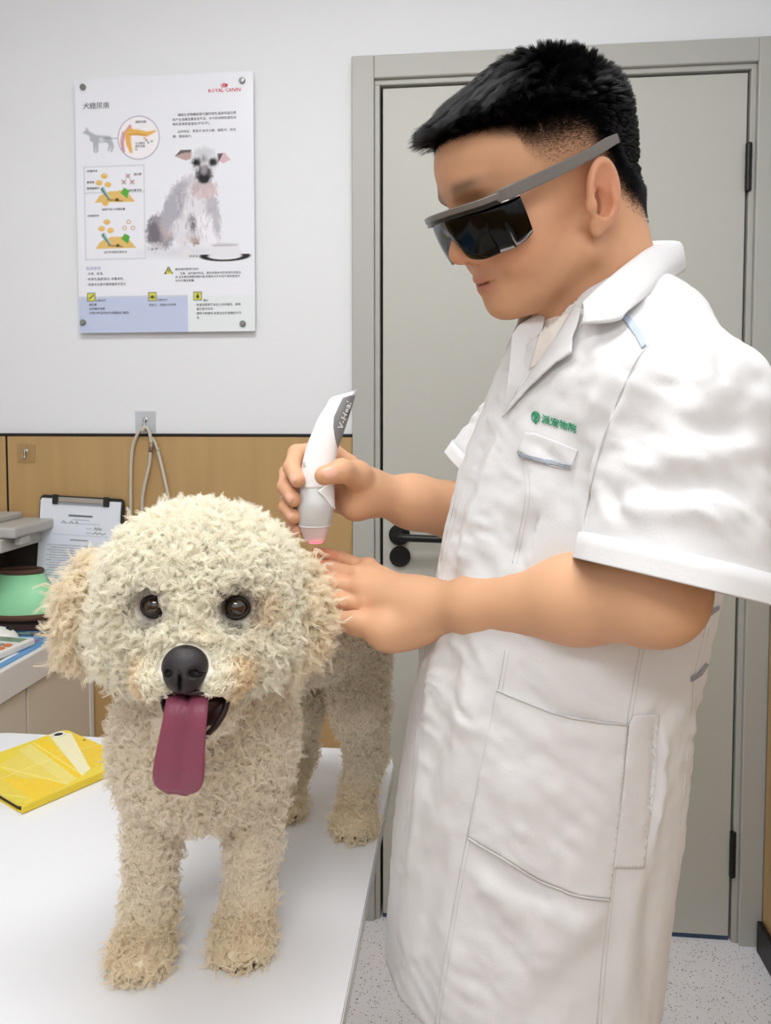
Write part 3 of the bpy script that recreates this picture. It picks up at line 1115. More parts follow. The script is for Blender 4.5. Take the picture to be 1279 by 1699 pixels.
for k in range(26):
    y_ += 6.3 + (3 if k in (17, 20) else 0)
    x0_ = 30 if k % 2 else 24
    x1_ = 176 - (70 * random.random() if k % 3 == 2 else 6 * random.random())
    xx = x0_
    while xx < x1_:
        w_ = 5 + 16 * random.random()
        pp.line([(xx, y_), (min(xx + w_, x1_), y_)], 1.9, ink, al=.55 + .3 * random.random())
        xx += w_ + 1.6
Vp = np.stack([.004 + pp.x.ravel() / 200 * (wB - .012), -.012 - pp.y.ravel() / 280 * (hB - .035), np.full(pp.x.size, .0071)], 1)
mk('printed_form', xform((Vp, grid_faces(pp.nx, pp.ny)[:, ::-1]), Mb @ RX), m_paper, cb_, cols=pp.c.reshape(-1, 3))
clip = mk('clip', xform(join(box((wB * .22, -.016, .0072), (wB * .78, -.003, .0102), .001, 1), tube([(wB * .22, -.018, .010), (wB * .78, -.018, .010)], .0016, 8)), Mb @ RX), m_alu, cb_)
for x in (.2, .8):
    mk('clip_arm', xform(box((wB * x - .008, -.022, .0072), (wB * x + .008, .003, .0125), .002, 1), Mb @ RX), m_board, clip)

# adhesive hooks and the hanging cable
m_film = mat('clear_film', srgb(216, 219, 224), 0.12, spec=0.8, alpha=0.45)
m_chrome = mat('chrome', srgb(200, 202, 204), 0.15, metal=1.0)
m_cable = mat('beige_cable', srgb(192, 184, 168), 0.5)


def hook(px, py, w, label, film):
    s_, z_ = WP(px, py, .006)
    dd = .0105 if z_ < Z_TRIM - .02 else .0004
    h = empty('wall_hook', WW(s_, dd, z_), label, 'hook', 'clear adhesive hooks on the wall')
    wall_obj('adhesive_plate', xform(prism(rrect(-w, -w, w, w, .003), 0, .0009), Matrix.Translation((s_, -dd, z_)) @ RX), film, h)
    pts = [WW(s_, dd + .001, z_ + .010), WW(s_, dd + .006, z_ + .006), WW(s_, dd + .007, z_ - .008), WW(s_, dd + .011, z_ - .013), WW(s_, dd + .017, z_ - .010), WW(s_, dd + .019, z_ - .004)]
    mk('metal_hook', tube(spline(pts, 24), .0017, 8), m_chrome, h, smooth=True)
    mk('hook_base', xform(lathe([(.006, 0), (.006, .002), (.004, .003)], 18), MW @ Matrix.Translation((s_, -dd - .0008, z_ + .006)) @ RX), m_chrome, h)
    return s_, z_


hs, hz = hook(240, 700, .027, 'clear adhesive hook under the poster holding the beige cable', m_film)
hook(45, 752, .024, 'empty clear adhesive hook on the tan panel', mat('clear_film_tan', srgb(196, 164, 116), 0.15, spec=0.8, alpha=0.35))
hb = empty('hanging_cable', WW(hs, .02, hz - .012), 'beige cable looped over the wall hook', 'cable')


def wpts(pts, d):
    return [WW(*(lambda q: (q[0], d, q[1]))(WP(x, y, d))) for x, y in pts]


st = [(246, 716), (240, 709), (231, 716), (222, 735), (218, 762), (217, 800), (217, 850), (217, 930), (221, 985), (229, 1000), (236, 985)]
mk('strand', tube(spline(wpts(st, .018), 40), .0042, 10), m_cable, hb, smooth=True)
st = [(236, 716), (242, 709), (248, 718), (251, 737)]
mk('strand', tube(spline(wpts(st, .024), 20), .0042, 10), m_cable, hb, smooth=True)
mk('ferrule', tube(wpts([(251, 734), (250, 750)], .024), .0052, 12), mat('dull_metal', srgb(150, 128, 108), .35, metal=.6), hb, smooth=True)
st = [(250, 750), (247, 775), (240, 805), (236, 835), (237, 900), (236, 985)]
mk('strand', tube(spline(wpts(st, .024), 30), .0042, 10), m_cable, hb, smooth=True)
st = [(261, 744), (268, 772), (276, 808), (284, 850), (287, 900), (286, 985)]
mk('strand', tube(spline(wpts(st, .018), 30), .0045, 10), m_cable, hb, smooth=True)
st = [(248, 722), (256, 732), (262, 748)]
mk('strand', tube(spline(wpts(st, .02), 12), .0036, 10), m_cable, hb, smooth=True)

# ================================================================== exam table
m_table = mat('white_table_laminate', srgb(226, 227, 230), 0.28, bump=0.015, bscale=90)
m_tedge = mat('table_edge', srgb(214, 216, 216), 0.4)
m_leg = mat('white_steel', srgb(206, 206, 204), 0.4)
TZ = 0.71
TY = math.radians(6.0)
tc_ = PZ(655, 1246, TZ)                   # far right corner, before rounding
MT = Matrix.Translation((tc_[0] + .002, tc_[1], 0)) @ Matrix.Rotation(-TY, 4, 'Z')
TWd, TDp = 0.74, 0.68
et = empty('exam_table', np.array(MT @ Vector((-TWd / 2, -TDp / 2, 0))), 'white exam table with rounded corners under the dog', 'table')
rr = rrect(-TWd, -TDp, 0, 0, .055, 10)
mk('table_top', xform(prism(rr, TZ - .028, TZ, .004, 3), MT), m_table, et)
mk('edge_band', xform(prism(rrect(-TWd - .0008, -TDp - .0008, .0008, .0008, .0555, 10), TZ - .023, TZ - .0055), MT), m_tedge, et)
for x in (-TWd + .07, -.13):
    for y in (-TDp + .07, -.07):
        mk('leg', xform(box((x - .02, y - .02, 0), (x + .02, y + .02, TZ - .0285), .003), MT), m_leg, et)
for ya in (-.085, -TDp + .06):
    mk('apron', xform(box((-TWd + .07, ya, TZ - .07), (-.13, ya + .025, TZ - .0285)), MT), m_leg, et)

# yellow tablet case
tcz, tth = TZ + .0004, 0.0115
A, B_ = PZ(36, 1338, TZ + .012), PZ(172, 1280, TZ + .012)
ux = (B_ - A) / np.linalg.norm(B_ - A)
uy = np.cross([0, 0, 1], ux)
Mcase = Matrix(((ux[0], uy[0], 0, A[0]), (ux[1], uy[1], 0, A[1]), (0, 0, 1, tcz), (0, 0, 0, 1)))
CU, CV = .182, .196


def CP(px, py):
    q = PZ(px, py, TZ + .012) - A
    return (q @ ux * 1000, q @ uy * 1000)


g = Paint(0, 0, CU * 1000, CV * 1000, 1.6, (228, 206, 60))
for pts, c in (([(0, 1275), (70, 1305), (35, 1338), (-30, 1330)], (222, 198, 70)), ([(0, 1270), (55, 1232), (110, 1300), (90, 1320)], (226, 206, 92)),
               ([(0, 1290), (75, 1292), (110, 1302), (60, 1330)], (232, 196, 44)), ([(48, 1236), (76, 1222), (138, 1285), (120, 1300)], (236, 200, 30)),
               ([(30, 1244), (52, 1234), (128, 1292), (110, 1302)], (228, 212, 116)), ([(80, 1218), (118, 1216), (150, 1275), (136, 1287)], (232, 226, 190)),
               ([(118, 1216), (180, 1228), (180, 1262), (150, 1276)], (230, 194, 34)), ([(-40, 1310), (40, 1322), (36, 1338), (-10, 1330)], (216, 200, 66))):
    g.poly([CP(*q) for q in pts], c)
g.put((np.clip(g.n1, 0, 1) * .25), (240, 226, 130))
for pts in ([(0, 1292), (60, 1268), (110, 1250), (172, 1232)], [(0, 1272), (110, 1300)], [(55, 1232), (138, 1286)], [(84, 1220), (150, 1275)], [(0, 1318), (40, 1322)]):
    g.line([CP(*q) for q in pts], 1.2, (244, 232, 150), al=.8)
tb = empty('tablet_case', A, 'yellow patterned flip case lying beside the dog on table', 'case')
m_casein = mat('case_inside', srgb(26, 22, 20), 0.5)
m_caseprint = mat('case_print', (1, 1, 1), 0.3, attr='col', bump=.08, bscale=500)
m_casey = mat('case_yellow', srgb(222, 196, 50), 0.35)
mk('back_cover', xform(prism(rrect(0, 0, CU, CV, .012), 0, .0026, .0008, 1), Mcase), m_casey, tb)
mk('tablet', xform(prism(rrect(.002, .002, CU - .002, CV - .002, .010), .0027, .0088), Mcase), m_casein, tb)
mk('spine', xform(box((.0, -.0012, .0006), (CU, .0022, tth - .0004), .001, 1), Mcase), m_casey, tb)
mk('front_cover', xform(prism(rrect(0, -.001, CU, CV, .012), .0089, tth - .0002, .0008, 1), Mcase), m_casey, tb)
Vc = np.stack([g.x.ravel() / 1000, g.y.ravel() / 1000, np.full(g.x.size, tth)], 1)
inr = np.ones(len(Vc), bool)
for cx_, cy_, sx_, sy_ in ((.012, .012, -1, -1), (CU - .012, .012, 1, -1), (.012, CV - .012, -1, 1), (CU - .012, CV - .012, 1, 1)):
    dx_, dy_ = (Vc[:, 0] - cx_) * sx_, (Vc[:, 1] - cy_) * sy_
    inr &= ~((dx_ > 0) & (dy_ > 0) & (dx_ ** 2 + dy_ ** 2 > .012 ** 2))
Fq = grid_faces(g.nx, g.ny)
Fq = Fq[inr[Fq].all(1)]
mk('cover_print', xform((Vc, Fq), Mcase), m_caseprint, tb, cols=g.c.reshape(-1, 3))
hx, hy = CP(97, 1219)
hx, hy = min(hx / 1000, CU - .013), min(hy / 1000, CV - .013)
mk('lens_ring', xform(lathe([(.0075, 0), (.0115, 0), (.011, .0012), (.0078, .0012), (.0072, 0)], 28, (hx, hy, tth + .0002), close=False), Mcase), m_calc, tb, smooth=True)
mk('lens_hole', xform(lathe([(.0001, .0004), (.0074, .0004)], 24, (hx, hy, tth), close=False), Mcase), m_casein, tb)
hx, hy = CP(140, 1228)
mk('strap_hole', xform(lathe([(.0001, .0003), (.0022, .0003)], 16, (hx / 1000, hy / 1000, tth), close=False), Mcase), m_casein, tb)


# ================================================================== the dog
hd = P(336, 990, .715)                                     # centre of the skull
fw = P(307, 1108, .600) - hd
nose_c = P(307, 1106, .607)
chest = P(338, 1215, .775)
belly = P(446, 1066, .905)
rump = P(556, 1040, 1.035)
neck = P(335, 1090, .760)
EYES = [P(256, 1006, .640), P(391, 1008, .645)]
EAR = [(P(180, 950, .735), P(146, 1000, .722), P(142, 1066, .715)), (P(470, 950, .740), P(494, 1000, .728), P(500, 1060, .720))]
FL = [(P(262, 1270, .775), P(252, 1400, .755), P(248, 1510, .755), P(238, 1575, .748)),
      (P(420, 1270, .785), P(420, 1400, .770), P(414, 1490, .772), P(404, 1555, .766))]
HL = [(P(590, 1075, 1.045), P(598, 1180, 1.010), P(608, 1250, 1.040), P(590, 1345, .998)),
      (P(470, 1075, 1.085), P(494, 1170, 1.060), P(494, 1240, 1.095), P(476, 1330, 1.045))]
jaw = P(324, 1180, .645)


def paw_of(q):
    return np.array([q[0], q[1], TZ + .016])


def dog_head(p):
    d = ell(p, hd, (.080, .078, .074))
    d = smin(d, ell(p, hd + np.array([.002, -.014, .022]), (.078, .064, .056)), .03)
    d = smin(d, ell(p, hd + np.array([-.052, -.022, -.034]), (.036, .045, .036)), .03)
    d = smin(d, ell(p, hd + np.array([.050, -.022, -.034]), (.036, .045, .036)), .03)
    d = smin(d, rc(p, hd + fw * .35 + np.array([0, 0, -.004]), nose_c + np.array([0, .020, .002]), .046, .0235), .022)
    for s in (-1, 1):                                       # lips hanging beside the mouth
        d = smin(d, ell(p, nose_c + np.array([.023 * s, .022, -.014]), (.019, .026, .018)), .012)
    for e in EYES:
        d = smax(d, -ell(p, e + np.array([0, -.010, 0]), (.012, .020, .0105)), .008)
    return d


def dog_sdf(p):
    d = dog_head(p)
    for a, b, c in EAR:
        d = smin(d, smin(ell(p, (a + b) / 2, (.020, .020, .030)), ell(p, (b + c) / 2, (.0155, .022, .034)), .02), .012)
    # lower jaw
    j = smin(ell(p, jaw + np.array([0, .004, -.006]), (.020, .034, .011)), ell(p, jaw + np.array([0, .03, 0]), (.03, .03, .02)), .015)
    d = smin(d, j, .008)
    # mouth cavity
    d = smax(d, -ell(p, P(318, 1160, .625), (.0265, .036, .0105)), .004)
    # trunk
    t = chain(p, [neck, chest], [.058, .083], .03)
    t = smin(t, ell(p, chest + np.array([0, .004, -.004]), (.080, .070, .074)), .03)
    t = smin(t, chain(p, [chest + np.array([0, .02, .008]), belly, rump], [.068, .052, .062], .03), .03)
    d = smin(d, t, .018)
    for q in FL:
        l = chain(p, list(q[:3]) + [paw_of(q[3]) + np.array([0, .006, .018])], [.032, .0205, .0195, .020], .012)
        l = smin(l, ell(p, paw_of(q[3]) + np.array([0, -.004, -.001]), (.0265, .031, .0165)), .012)
        for k in (-1.1, 0, 1.1):
            l = smin(l, ell(p, paw_of(q[3]) + np.array([k * .0145, -.024 + .006 * abs(k), -.004]), (.0085, .012, .011)), .005)
        d = smin(d, l, .025)
    for i, q in enumerate(HL):
        l = chain(p, list(q[:3]) + [paw_of(q[3]) + np.array([0, .008, .02])], [.043, .029, .0205, .018], .02)
        l = smin(l, ell(p, paw_of(q[3]) + np.array([-.002, -.008, -.001]), (.024, .032, .0155)), .012)
        for k in (-1.1, 0, 1.1):
            l = smin(l, ell(p, paw_of(q[3]) + np.array([k * .0135, -.028 + .006 * abs(k), -.004]), (.008, .012, .0105)), .005)
        d = smin(d, l, .02)
    d = smin(d, chain(p, [rump + np.array([-.03, .05, .0]), rump + np.array([-.04, .085, .02]), rump + np.array([-.05, .09, .03])], [.018, .014, .012], .01), .015)
    return smax(d, (TZ + .0015) - p[:, 2], .004)


dog = empty('dog', (chest[0], chest[1] + .1, TZ), 'curly cream dog with tongue out standing on the exam table', 'dog')
Vd, Fd = sdf_mesh(dog_sdf, (-.42, .54, TZ - .012), (.06, 1.24, 1.26), .005)
Nd = mesh_normals(Vd, Fd)
m_dogskin = mat('dog_skin', (1, 1, 1), 0.9, attr='col', spec=0.1)


def dog_regions(p):
    """weights of head, ear, muzzle, foot"""
    head = 1 - band(dog_head(p), .002, .018)
    ear = np.zeros(len(p))
    for a, b, c in EAR:
        ear = np.maximum(ear, 1 - band(chain(p, [a, b, c], [.018, .018, .016]), .002, .012))
    mz = 1 - band(np.linalg.norm((p - nose_c - np.array([0, .012, -.016])) / np.array([1.15, 1.0, .9]), axis=1), .030, .048)
    foot = 1 - band(p[:, 2] - TZ, .035, .075)
    eye = np.zeros(len(p))
    for e in EYES:
        eye = np.maximum(eye, 1 - band(np.linalg.norm((p - e) / np.array([1.1, 1, 1.0]), axis=1), .010, .019))
    return head, ear, mz, foot, eye


def dog_colour(p, jit):
    head, ear, mz, foot, eye = dog_regions(p)
    c_body, c_head, c_ear = np.array([.97, .915, .81]), np.array([.99, .958, .855]), np.array([.95, .87, .71])
    c_stain, c_foot, c_dark = np.array([.90, .74, .50]), np.array([.93, .84, .67]), np.array(srgb(70, 52, 42))
    c = c_body * np.ones((len(p), 1))
    mix = lambda c, k, w: c * (1 - w[:, None]) + k * w[:, None]
    c = mix(c, c_foot, foot * .9)
    c = mix(c, c_head, head)
    c = mix(c, c_ear, ear * .95)
    st = np.zeros(len(p))
    for q, r, w in ((P(395, 1125, .63), .030, .8), (P(245, 1125, .63), .030, .8), (P(425, 1010, .66), .024, .5), (P(225, 1010, .66), .02, .5), (P(330, 1050, .62), .012, .25)):
        st = np.maximum(st, w * (1 - band(np.linalg.norm(p - q, axis=1), r * .3, r)))
    c = mix(c, c_stain, st)
    c = mix(c, c_dark, eye * .9)
    return np.clip(c * (1 + .05 * jit[:, None]), 0, 1)


dskin = dog_colour(Vd, np.zeros(len(Vd))) * .9
mouth_d = ell(Vd, P(318, 1160, .628), (.029, .038, .0135))
dskin[mouth_d < .002] = srgb(58, 22, 24)
dbody = mk('body', (Vd, Fd), m_dogskin, dog, smooth=True, cols=dskin)


def fur_mat():
    m = bpy.data.materials.new('dog_fur')
    m.use_nodes = True
    nt = m.node_tree
    nt.nodes.remove(nt.nodes['Principled BSDF'])
    a = nt.nodes.new('ShaderNodeAttribute')
    a.attribute_name = 'col'
    d = nt.nodes.new('ShaderNodeBsdfDiffuse')
    t = nt.nodes.new('ShaderNodeBsdfTranslucent')
    mx = nt.nodes.new('ShaderNodeMixShader')
    mx.inputs[0].default_value = 0.42
    nt.links.new(a.outputs['Color'], d.inputs[0])
    nt.links.new(a.outputs['Color'], t.inputs[0])
    nt.links.new(d.outputs[0], mx.inputs[1])
    nt.links.new(t.outputs[0], mx.inputs[2])
    nt.links.new(mx.outputs[0], nt.nodes['Material Output'].inputs[0])
    return m


m_fur = fur_mat()


def make_fur(name, nclump, per, k, weight, lenf, curl_r, turns, spread, rad, seed, lay, converge=.5):
    rng = np.random.default_rng(seed)
    cenf = Vd[Fd].mean(1)
    R, fi = sample_surface(Vd, Fd, nclump, weight, rng)
    N = Nd[Fd[fi]].mean(1)
    N /= np.linalg.norm(N, axis=1)[:, None]
    head, ear, mz, foot, eye = dog_regions(R)
    L = lenf(R, head, ear, mz, foot, eye) * rng.uniform(.75, 1.2, nclump)
    keep = (L > .002) & (np.linalg.norm(R - nose_c, axis=1) > .0205) & (ell(R, P(318, 1160, .625), (.0275, .038, .0125)) > .003)
    for e in EYES:
        keep &= np.linalg.norm((R - e) / np.array([1.25, 1, 1]), axis=1) > .0132
    R, N, L, head, ear, mz, foot = (x[keep] for x in (R, N, L, head, ear, mz, foot))
    n = len(R)
    tan = rng.normal(0, 1, (n, 3))
    tan -= N * (tan * N).sum(1)[:, None]
    tan /= np.linalg.norm(tan, axis=1)[:, None]
    dirv = N * rng.uniform(.55, .95, n)[:, None] + tan * rng.uniform(.2, lay, n)[:, None] + np.array([0, 0, -.12])
    # muzzle hair is combed down and away from the nose
    comb = (R - nose_c) * np.array([1, .3, 1])
    comb /= np.linalg.norm(comb, axis=1)[:, None] + 1e-9
    dirv += mz[:, None] * (comb * 1.0 + np.array([0, 0, -.5])) + ear[:, None] * np.array([0, 0, -.6])
    for e in EYES:
        away = R - e
        dist = np.linalg.norm(away, axis=1)[:, None]
        w = np.clip(1 - (dist - .012) / .022, 0, 1)
        dirv += away / dist * w * 1.6
    dirv /= np.linalg.norm(dirv, axis=1)[:, None]
    a1 = np.cross(dirv, rng.normal(0, 1, (n, 3)))
    a1 /= np.linalg.norm(a1, axis=1)[:, None]
    a2 = np.cross(dirv, a1)
    ph, tn = rng.uniform(0, 6.283, n), turns * rng.uniform(.7, 1.35, n) * rng.choice([-1, 1], n)
    cr = curl_r * rng.uniform(.6, 1.3, n) * np.clip(L / L.max() + .35, .4, 1.1)
    t = np.linspace(0, 1, k)
    ang = ph[:, None] + 6.283 * tn[:, None] * t
    ramp = np.minimum(t * 3.0, 1)[None, :]
    bend = rng.normal(0, .25, (n, 1, 3)) * (L[:, None] * t ** 2)[..., None]
    ax = R[:, None, :] + dirv[:, None, :] * (L[:, None] * t)[..., None] + bend
    ax = ax + a1[:, None, :] * (cr[:, None] * ramp * (np.cos(ang) - np.cos(ph)[:, None] * (1 - ramp)))[..., None] + a2[:, None, :] * (cr[:, None] * ramp * np.sin(ang))[..., None]
    off = rng.normal(0, spread, (n, per, 1, 2))
    conv = (1 - converge * t)[None, None, :]
    PT = ax[:, None] + a1[:, None, None, :] * (off[..., 0] * conv)[..., None] + a2[:, None, None, :] * (off[..., 1] * conv)[..., None]
    PT = PT + rng.normal(0, spread * .16, PT.shape) * t[None, None, :, None]
    PT = PT + dirv[:, None, None, :] * (L[:, None, None] * rng.uniform(-.18, .05, (n, per, 1)) * t[None, None, :])[..., None]
    PT = PT.reshape(n * per, k, 3)
    PT[..., 2] = np.maximum(PT[..., 2], TZ + .0004)
    ok = np.ones(len(PT), bool)
    for e in EYES:                                          # hair is trimmed clear of the eyes
        v_ = PT - e
        al_ = np.clip(-v_[..., 1], -.004, .035)
        r_ = np.sqrt(v_[..., 0] ** 2 + (v_[..., 1] + al_) ** 2 + (v_[..., 2] * 1.15) ** 2)
        ok &= (r_ > .0098).all(1)
    v_ = PT - nose_c                                        # and of the nose
    ok &= (np.linalg.norm(v_ / np.array([.0205, .04, .0185]), axis=2) > 1).all(1) | (v_[:, 0, 1] > .03)
    mo_ = PT - P(322, 1170, .612)                           # and of the open mouth
    ok &= ((np.abs(mo_[..., 0]) > .0255 - .010 * np.clip(-mo_[..., 2] / .02, 0, 1)) | (mo_[..., 2] > .0095) | (mo_[..., 2] < -.022) | (mo_[..., 1] > .03)).all(1)
    PT = PT[ok]
    jit = np.repeat(rng.normal(0, 1, n), per) * .5 + rng.normal(0, .5, n * per)
    C = dog_colour(np.repeat(R, per, 0), np.clip(jit, -1.6, 1.6) * .7)
    rr_ = rad * np.interp(t, [0, .6, 1], [1, .9, .35])
    return strands(name, PT, rr_, m_fur, dog, C[ok])


cf = Vd[Fd].mean(1)
hw, ew, mw, fw_, eyw = dog_regions(cf)
facing = np.clip((cf[:, 1] < .86).astype(float), .35, 1)


def len_head(R, head, ear, mz, foot, eye):
    return (.0135 + .008 * ear) * np.maximum(head, ear) * (1 - .5 * mz) * (1 - .6 * eye)


def len_body(R, head, ear, mz, foot, eye):
    low = 1 - band(R[:, 2] - TZ, .06, .20)
    return (.0118 - .0025 * low + .003 * foot) * (1 - .3 * np.maximum(head, ear))


make_fur('head_fur', 14000, 12, 12, np.maximum(hw, ew) ** 2 * facing, len_head, .0030, 1.5, .0016, .00020, 5, .85)
make_fur('body_fur', 27000, 8, 11, (1 - np.maximum(hw, ew) * .97), len_body, .0027, 1.45, .0013, .00019, 6, .8)

# eyes
m_eye = mat('dog_eye', srgb(38, 24, 16), 0.06, spec=0.8, coat=1.0)
m_iris = mat('dog_pupil', srgb(6, 5, 5), 0.05, spec=0.8)
m_lid = mat('dog_eyelid', srgb(26, 20, 18), 0.5)
for e in EYES:
    ey = mk('eye', xform(sdf_mesh(lambda p: ell(p, (0, 0, 0), (.0102, .0102, .0102)), (-.015,) * 3, (.015,) * 3, .0012), Matrix.Translation(e + np.array([0, .004, 0]))), m_eye, dog, smooth=True)
    v = (CAM - e) / np.linalg.norm(CAM - e)
    th = np.linspace(0, 2 * math.pi, 33)
    rg = np.stack([e[0] + (.0112 + .003 * (np.cos(th) * np.sign(P(322, 1000, .6)[0] - e[0]) > .6)) * np.cos(th), e[1] - .0015 + .003 * np.cos(th) ** 2, e[2] + .0086 * np.sin(th)], 1)
    mk('eyelid', tube(rg, .0017, 8, caps=False), m_lid, ey, smooth=True)

# nose
m_nose = mat('dog_nose', srgb(34, 29, 33), 0.42, spec=0.6, bump=.35, bscale=900)


def nose_sdf(p):
    d = ell(p, (0, 0, 0), (.0190, .0160, .0175))
    d = smin(d, ell(p, (0, -.004, -.010), (.012, .012, .010)), .008)
    d = smax(d, -(ell(p, (0, -.017, -.013), (.0014, .008, .010))), .003)
    for s in (-1, 1):
        d = smax(d, -ell(p, (.0105 * s, -.014, -.003), (.0040, .008, .0032)), .003)
        d = smax(d, -ell(p, (.0165 * s, -.009, -.005), (.0050, .006, .0018)), .002)
    return d


mk('nose', xform(sdf_mesh(nose_sdf, (-.026, -.026, -.026), (.026, .022, .024), .0011), Matrix.Translation(nose_c) @ Matrix.Rotation(math.radians(-8), 4, 'X')), m_nose, dog, smooth=True)

# tongue
m_tongue = mat('dog_tongue', srgb(140, 70, 92), 0.38, spec=0.5, bump=.25, bscale=700, sss=.2)
tcl = [P(312, 1150, .650), P(312, 1156, .625), P(311, 1168, .606), P(307, 1200, .600), P(302, 1240, .602), P(298, 1275, .604), P(295, 1300, .608), P(294, 1313, .612)]
twd = [.0165, .0170, .0175, .0180, .0195, .0210, .0190, .0090]
cl, wd = spline(tcl, 46), spline([[w] for w in twd], 46)[:, 0]
rings = []
for i in range(len(cl)):
    tg = cl[min(i + 1, 45)] - cl[max(i - 1, 0)]
    tg /= np.linalg.norm(tg)
    sd = np.array([1.0, 0, 0])
    sd -= tg * (sd @ tg)
    sd /= np.linalg.norm(sd)
    nn = np.cross(sd, tg)                     # faces the camera
    if nn[1] > 0 and i > 12:
        nn = -nn
    elif i <= 12 and nn[2] < 0:
        nn = -nn
    ring = []
    for k in range(28):
        a = 2 * math.pi * k / 28
        x, y = wd[i] * math.cos(a), .0042 * math.sin(a) * (1 if i < 42 else .7)
        if math.sin(a) > 0:
            y += .0026 * abs(math.cos(a)) ** 1.5 - (.0034 if i < 34 else max(0, .0034 * (40 - i) / 6)) * math.exp(-(x / .0022) ** 2)
        else:
            y += .0022 * abs(math.cos(a)) ** 1.5
        ring.append(cl[i] + sd * x + nn * y)
    rings.append(ring)
tongue = mk('tongue', rloft(rings), m_tongue, dog, smooth=True)
m_mouth = mat('dog_mouth', srgb(52, 16, 20), 0.4, spec=.5)
mc_ = P(323, 1166, .634)
mk('mouth', xform(sdf_mesh(lambda p: smin(ell(p, (0, 0, .002), (.0265, .016, .0115)), ell(p, (.004, .002, -.010), (.020, .014, .014)), .006), (-.035, -.025, -.035), (.035, .025, .025), .0016), Matrix.Translation(mc_)), m_mouth, dog, smooth=True)
# dark lips
m_lip = mat('dog_lip', srgb(44, 26, 26), 0.35, spec=.6)
lp = [P(272, 1166, .628), P(270, 1152, .622), P(290, 1147, .608), P(318, 1149, .603), P(350, 1147, .608), P(376, 1150, .622), P(374, 1166, .632)]
mk('upper_lip', tube(spline(lp, 40), .0022, 8), m_lip, dog, smooth=True)
lp = [P(379, 1152, .630), P(372, 1180, .624), P(356, 1206, .620), P(340, 1222, .618)]
mk('lower_lip', tube(spline(lp, 20), [.0030] * 14 + [.0025] * 6, 8), m_lip, dog, smooth=True)
lp = [P(269, 1154, .630), P(273, 1174, .624), P(282, 1196, .620)]
mk('lower_lip', tube(spline(lp, 20), .0024, 8), m_lip, dog, smooth=True)
# claws
m_claw = mat('dog_claw', srgb(60, 48, 40), 0.4)
for q, n_ in [(x, .036) for x in FL] + [(x, .040) for x in HL]:
    b = paw_of(q[3])
    for k in (-1.1, 0, 1.1):
        c0 = b + np.array([k * .0150, -n_ + .006 * abs(k), -.004])
        mk('claw', tube([c0, c0 + np.array([0, -.003, -.002]), c0 + np.array([0, -.0065, -.0070])], [.0022, .0017, .0006], 8), m_claw, dog, smooth=True)


# ================================================================== the person
def frame(yaw, pit, rol):
    yaw, pit, rol = map(math.radians, (yaw, pit, rol))
    Z = np.array([0, 0, 1.0])
    F0 = np.array([-math.cos(yaw), -math.sin(yaw), 0])
    L0 = np.cross(Z, F0)
    F = F0 * math.cos(pit) - Z * math.sin(pit)
    U = Z * math.cos(pit) + F0 * math.sin(pit)
    return np.stack([F, L0 * math.cos(rol) + U * math.sin(rol), U * math.cos(rol) - L0 * math.sin(rol)], 1)


HO, HR = np.array([.1732, .8024, 1.493]), frame(12.8, 19.4, -7.5)       # head: forward, left, up
TR = frame(16, 0, 0)                                                    # torso axes


def hw_(q):                     # head-local -> world
    return HO + np.asarray(q, float) @ HR.T


def hl_(p):
    return (p - HO) @ HR


NB = np.array([.228, .820, 1.372])                                      # base of the neck
SH_L, SH_R = P(1154, 692, .655), np.array([.222, .985, 1.312])
EL_L, WR_L = P(1082, 985, .632), P(706, 1010, .812)
EL_R, WR_R = P(850, 868, 1.045), P(612, 817, .930)
nbl = hl_(NB[None])[0]


def ear_sdf(p, s):
    """p head-local, s = side"""
    q = p * np.array([1, s, 1]) - np.array([-.008, .0765, -.008])
    Re = rotm('Y', -12) @ rotm('Z', 17)
    q = q @ Re
    d = ell(q, (-.002, .006, .003), (.0215, .0090, .0335))
    d = smin(d, ell(q, (.006, .003, -.027), (.0080, .0060, .0105)), .006)
    d = smax(d, -ell(q, (.001, .0150, .006), (.0155, .0105, .0250)), .0025)          # bowl inside the rim
    d = smin(d, chain(q, [(-.011, .0085, .012), (-.0095, .0100, -.004), (-.002, .0095, -.018)], [.0020, .0026, .0026], .003), .003)
    d = smax(d, -ell(q, (.003, .0100, -.005), (.0115, .0140, .0150)), .002)         # concha
    d = smin(d, ell(q, (.0145, .005, -.008), (.0045, .0050, .0065)), .004)          # tragus
    d = smin(d, chain(q, [(.012, .006, .004), (.004, .0075, .006)], [.003, .002], .003), .003)
    return d


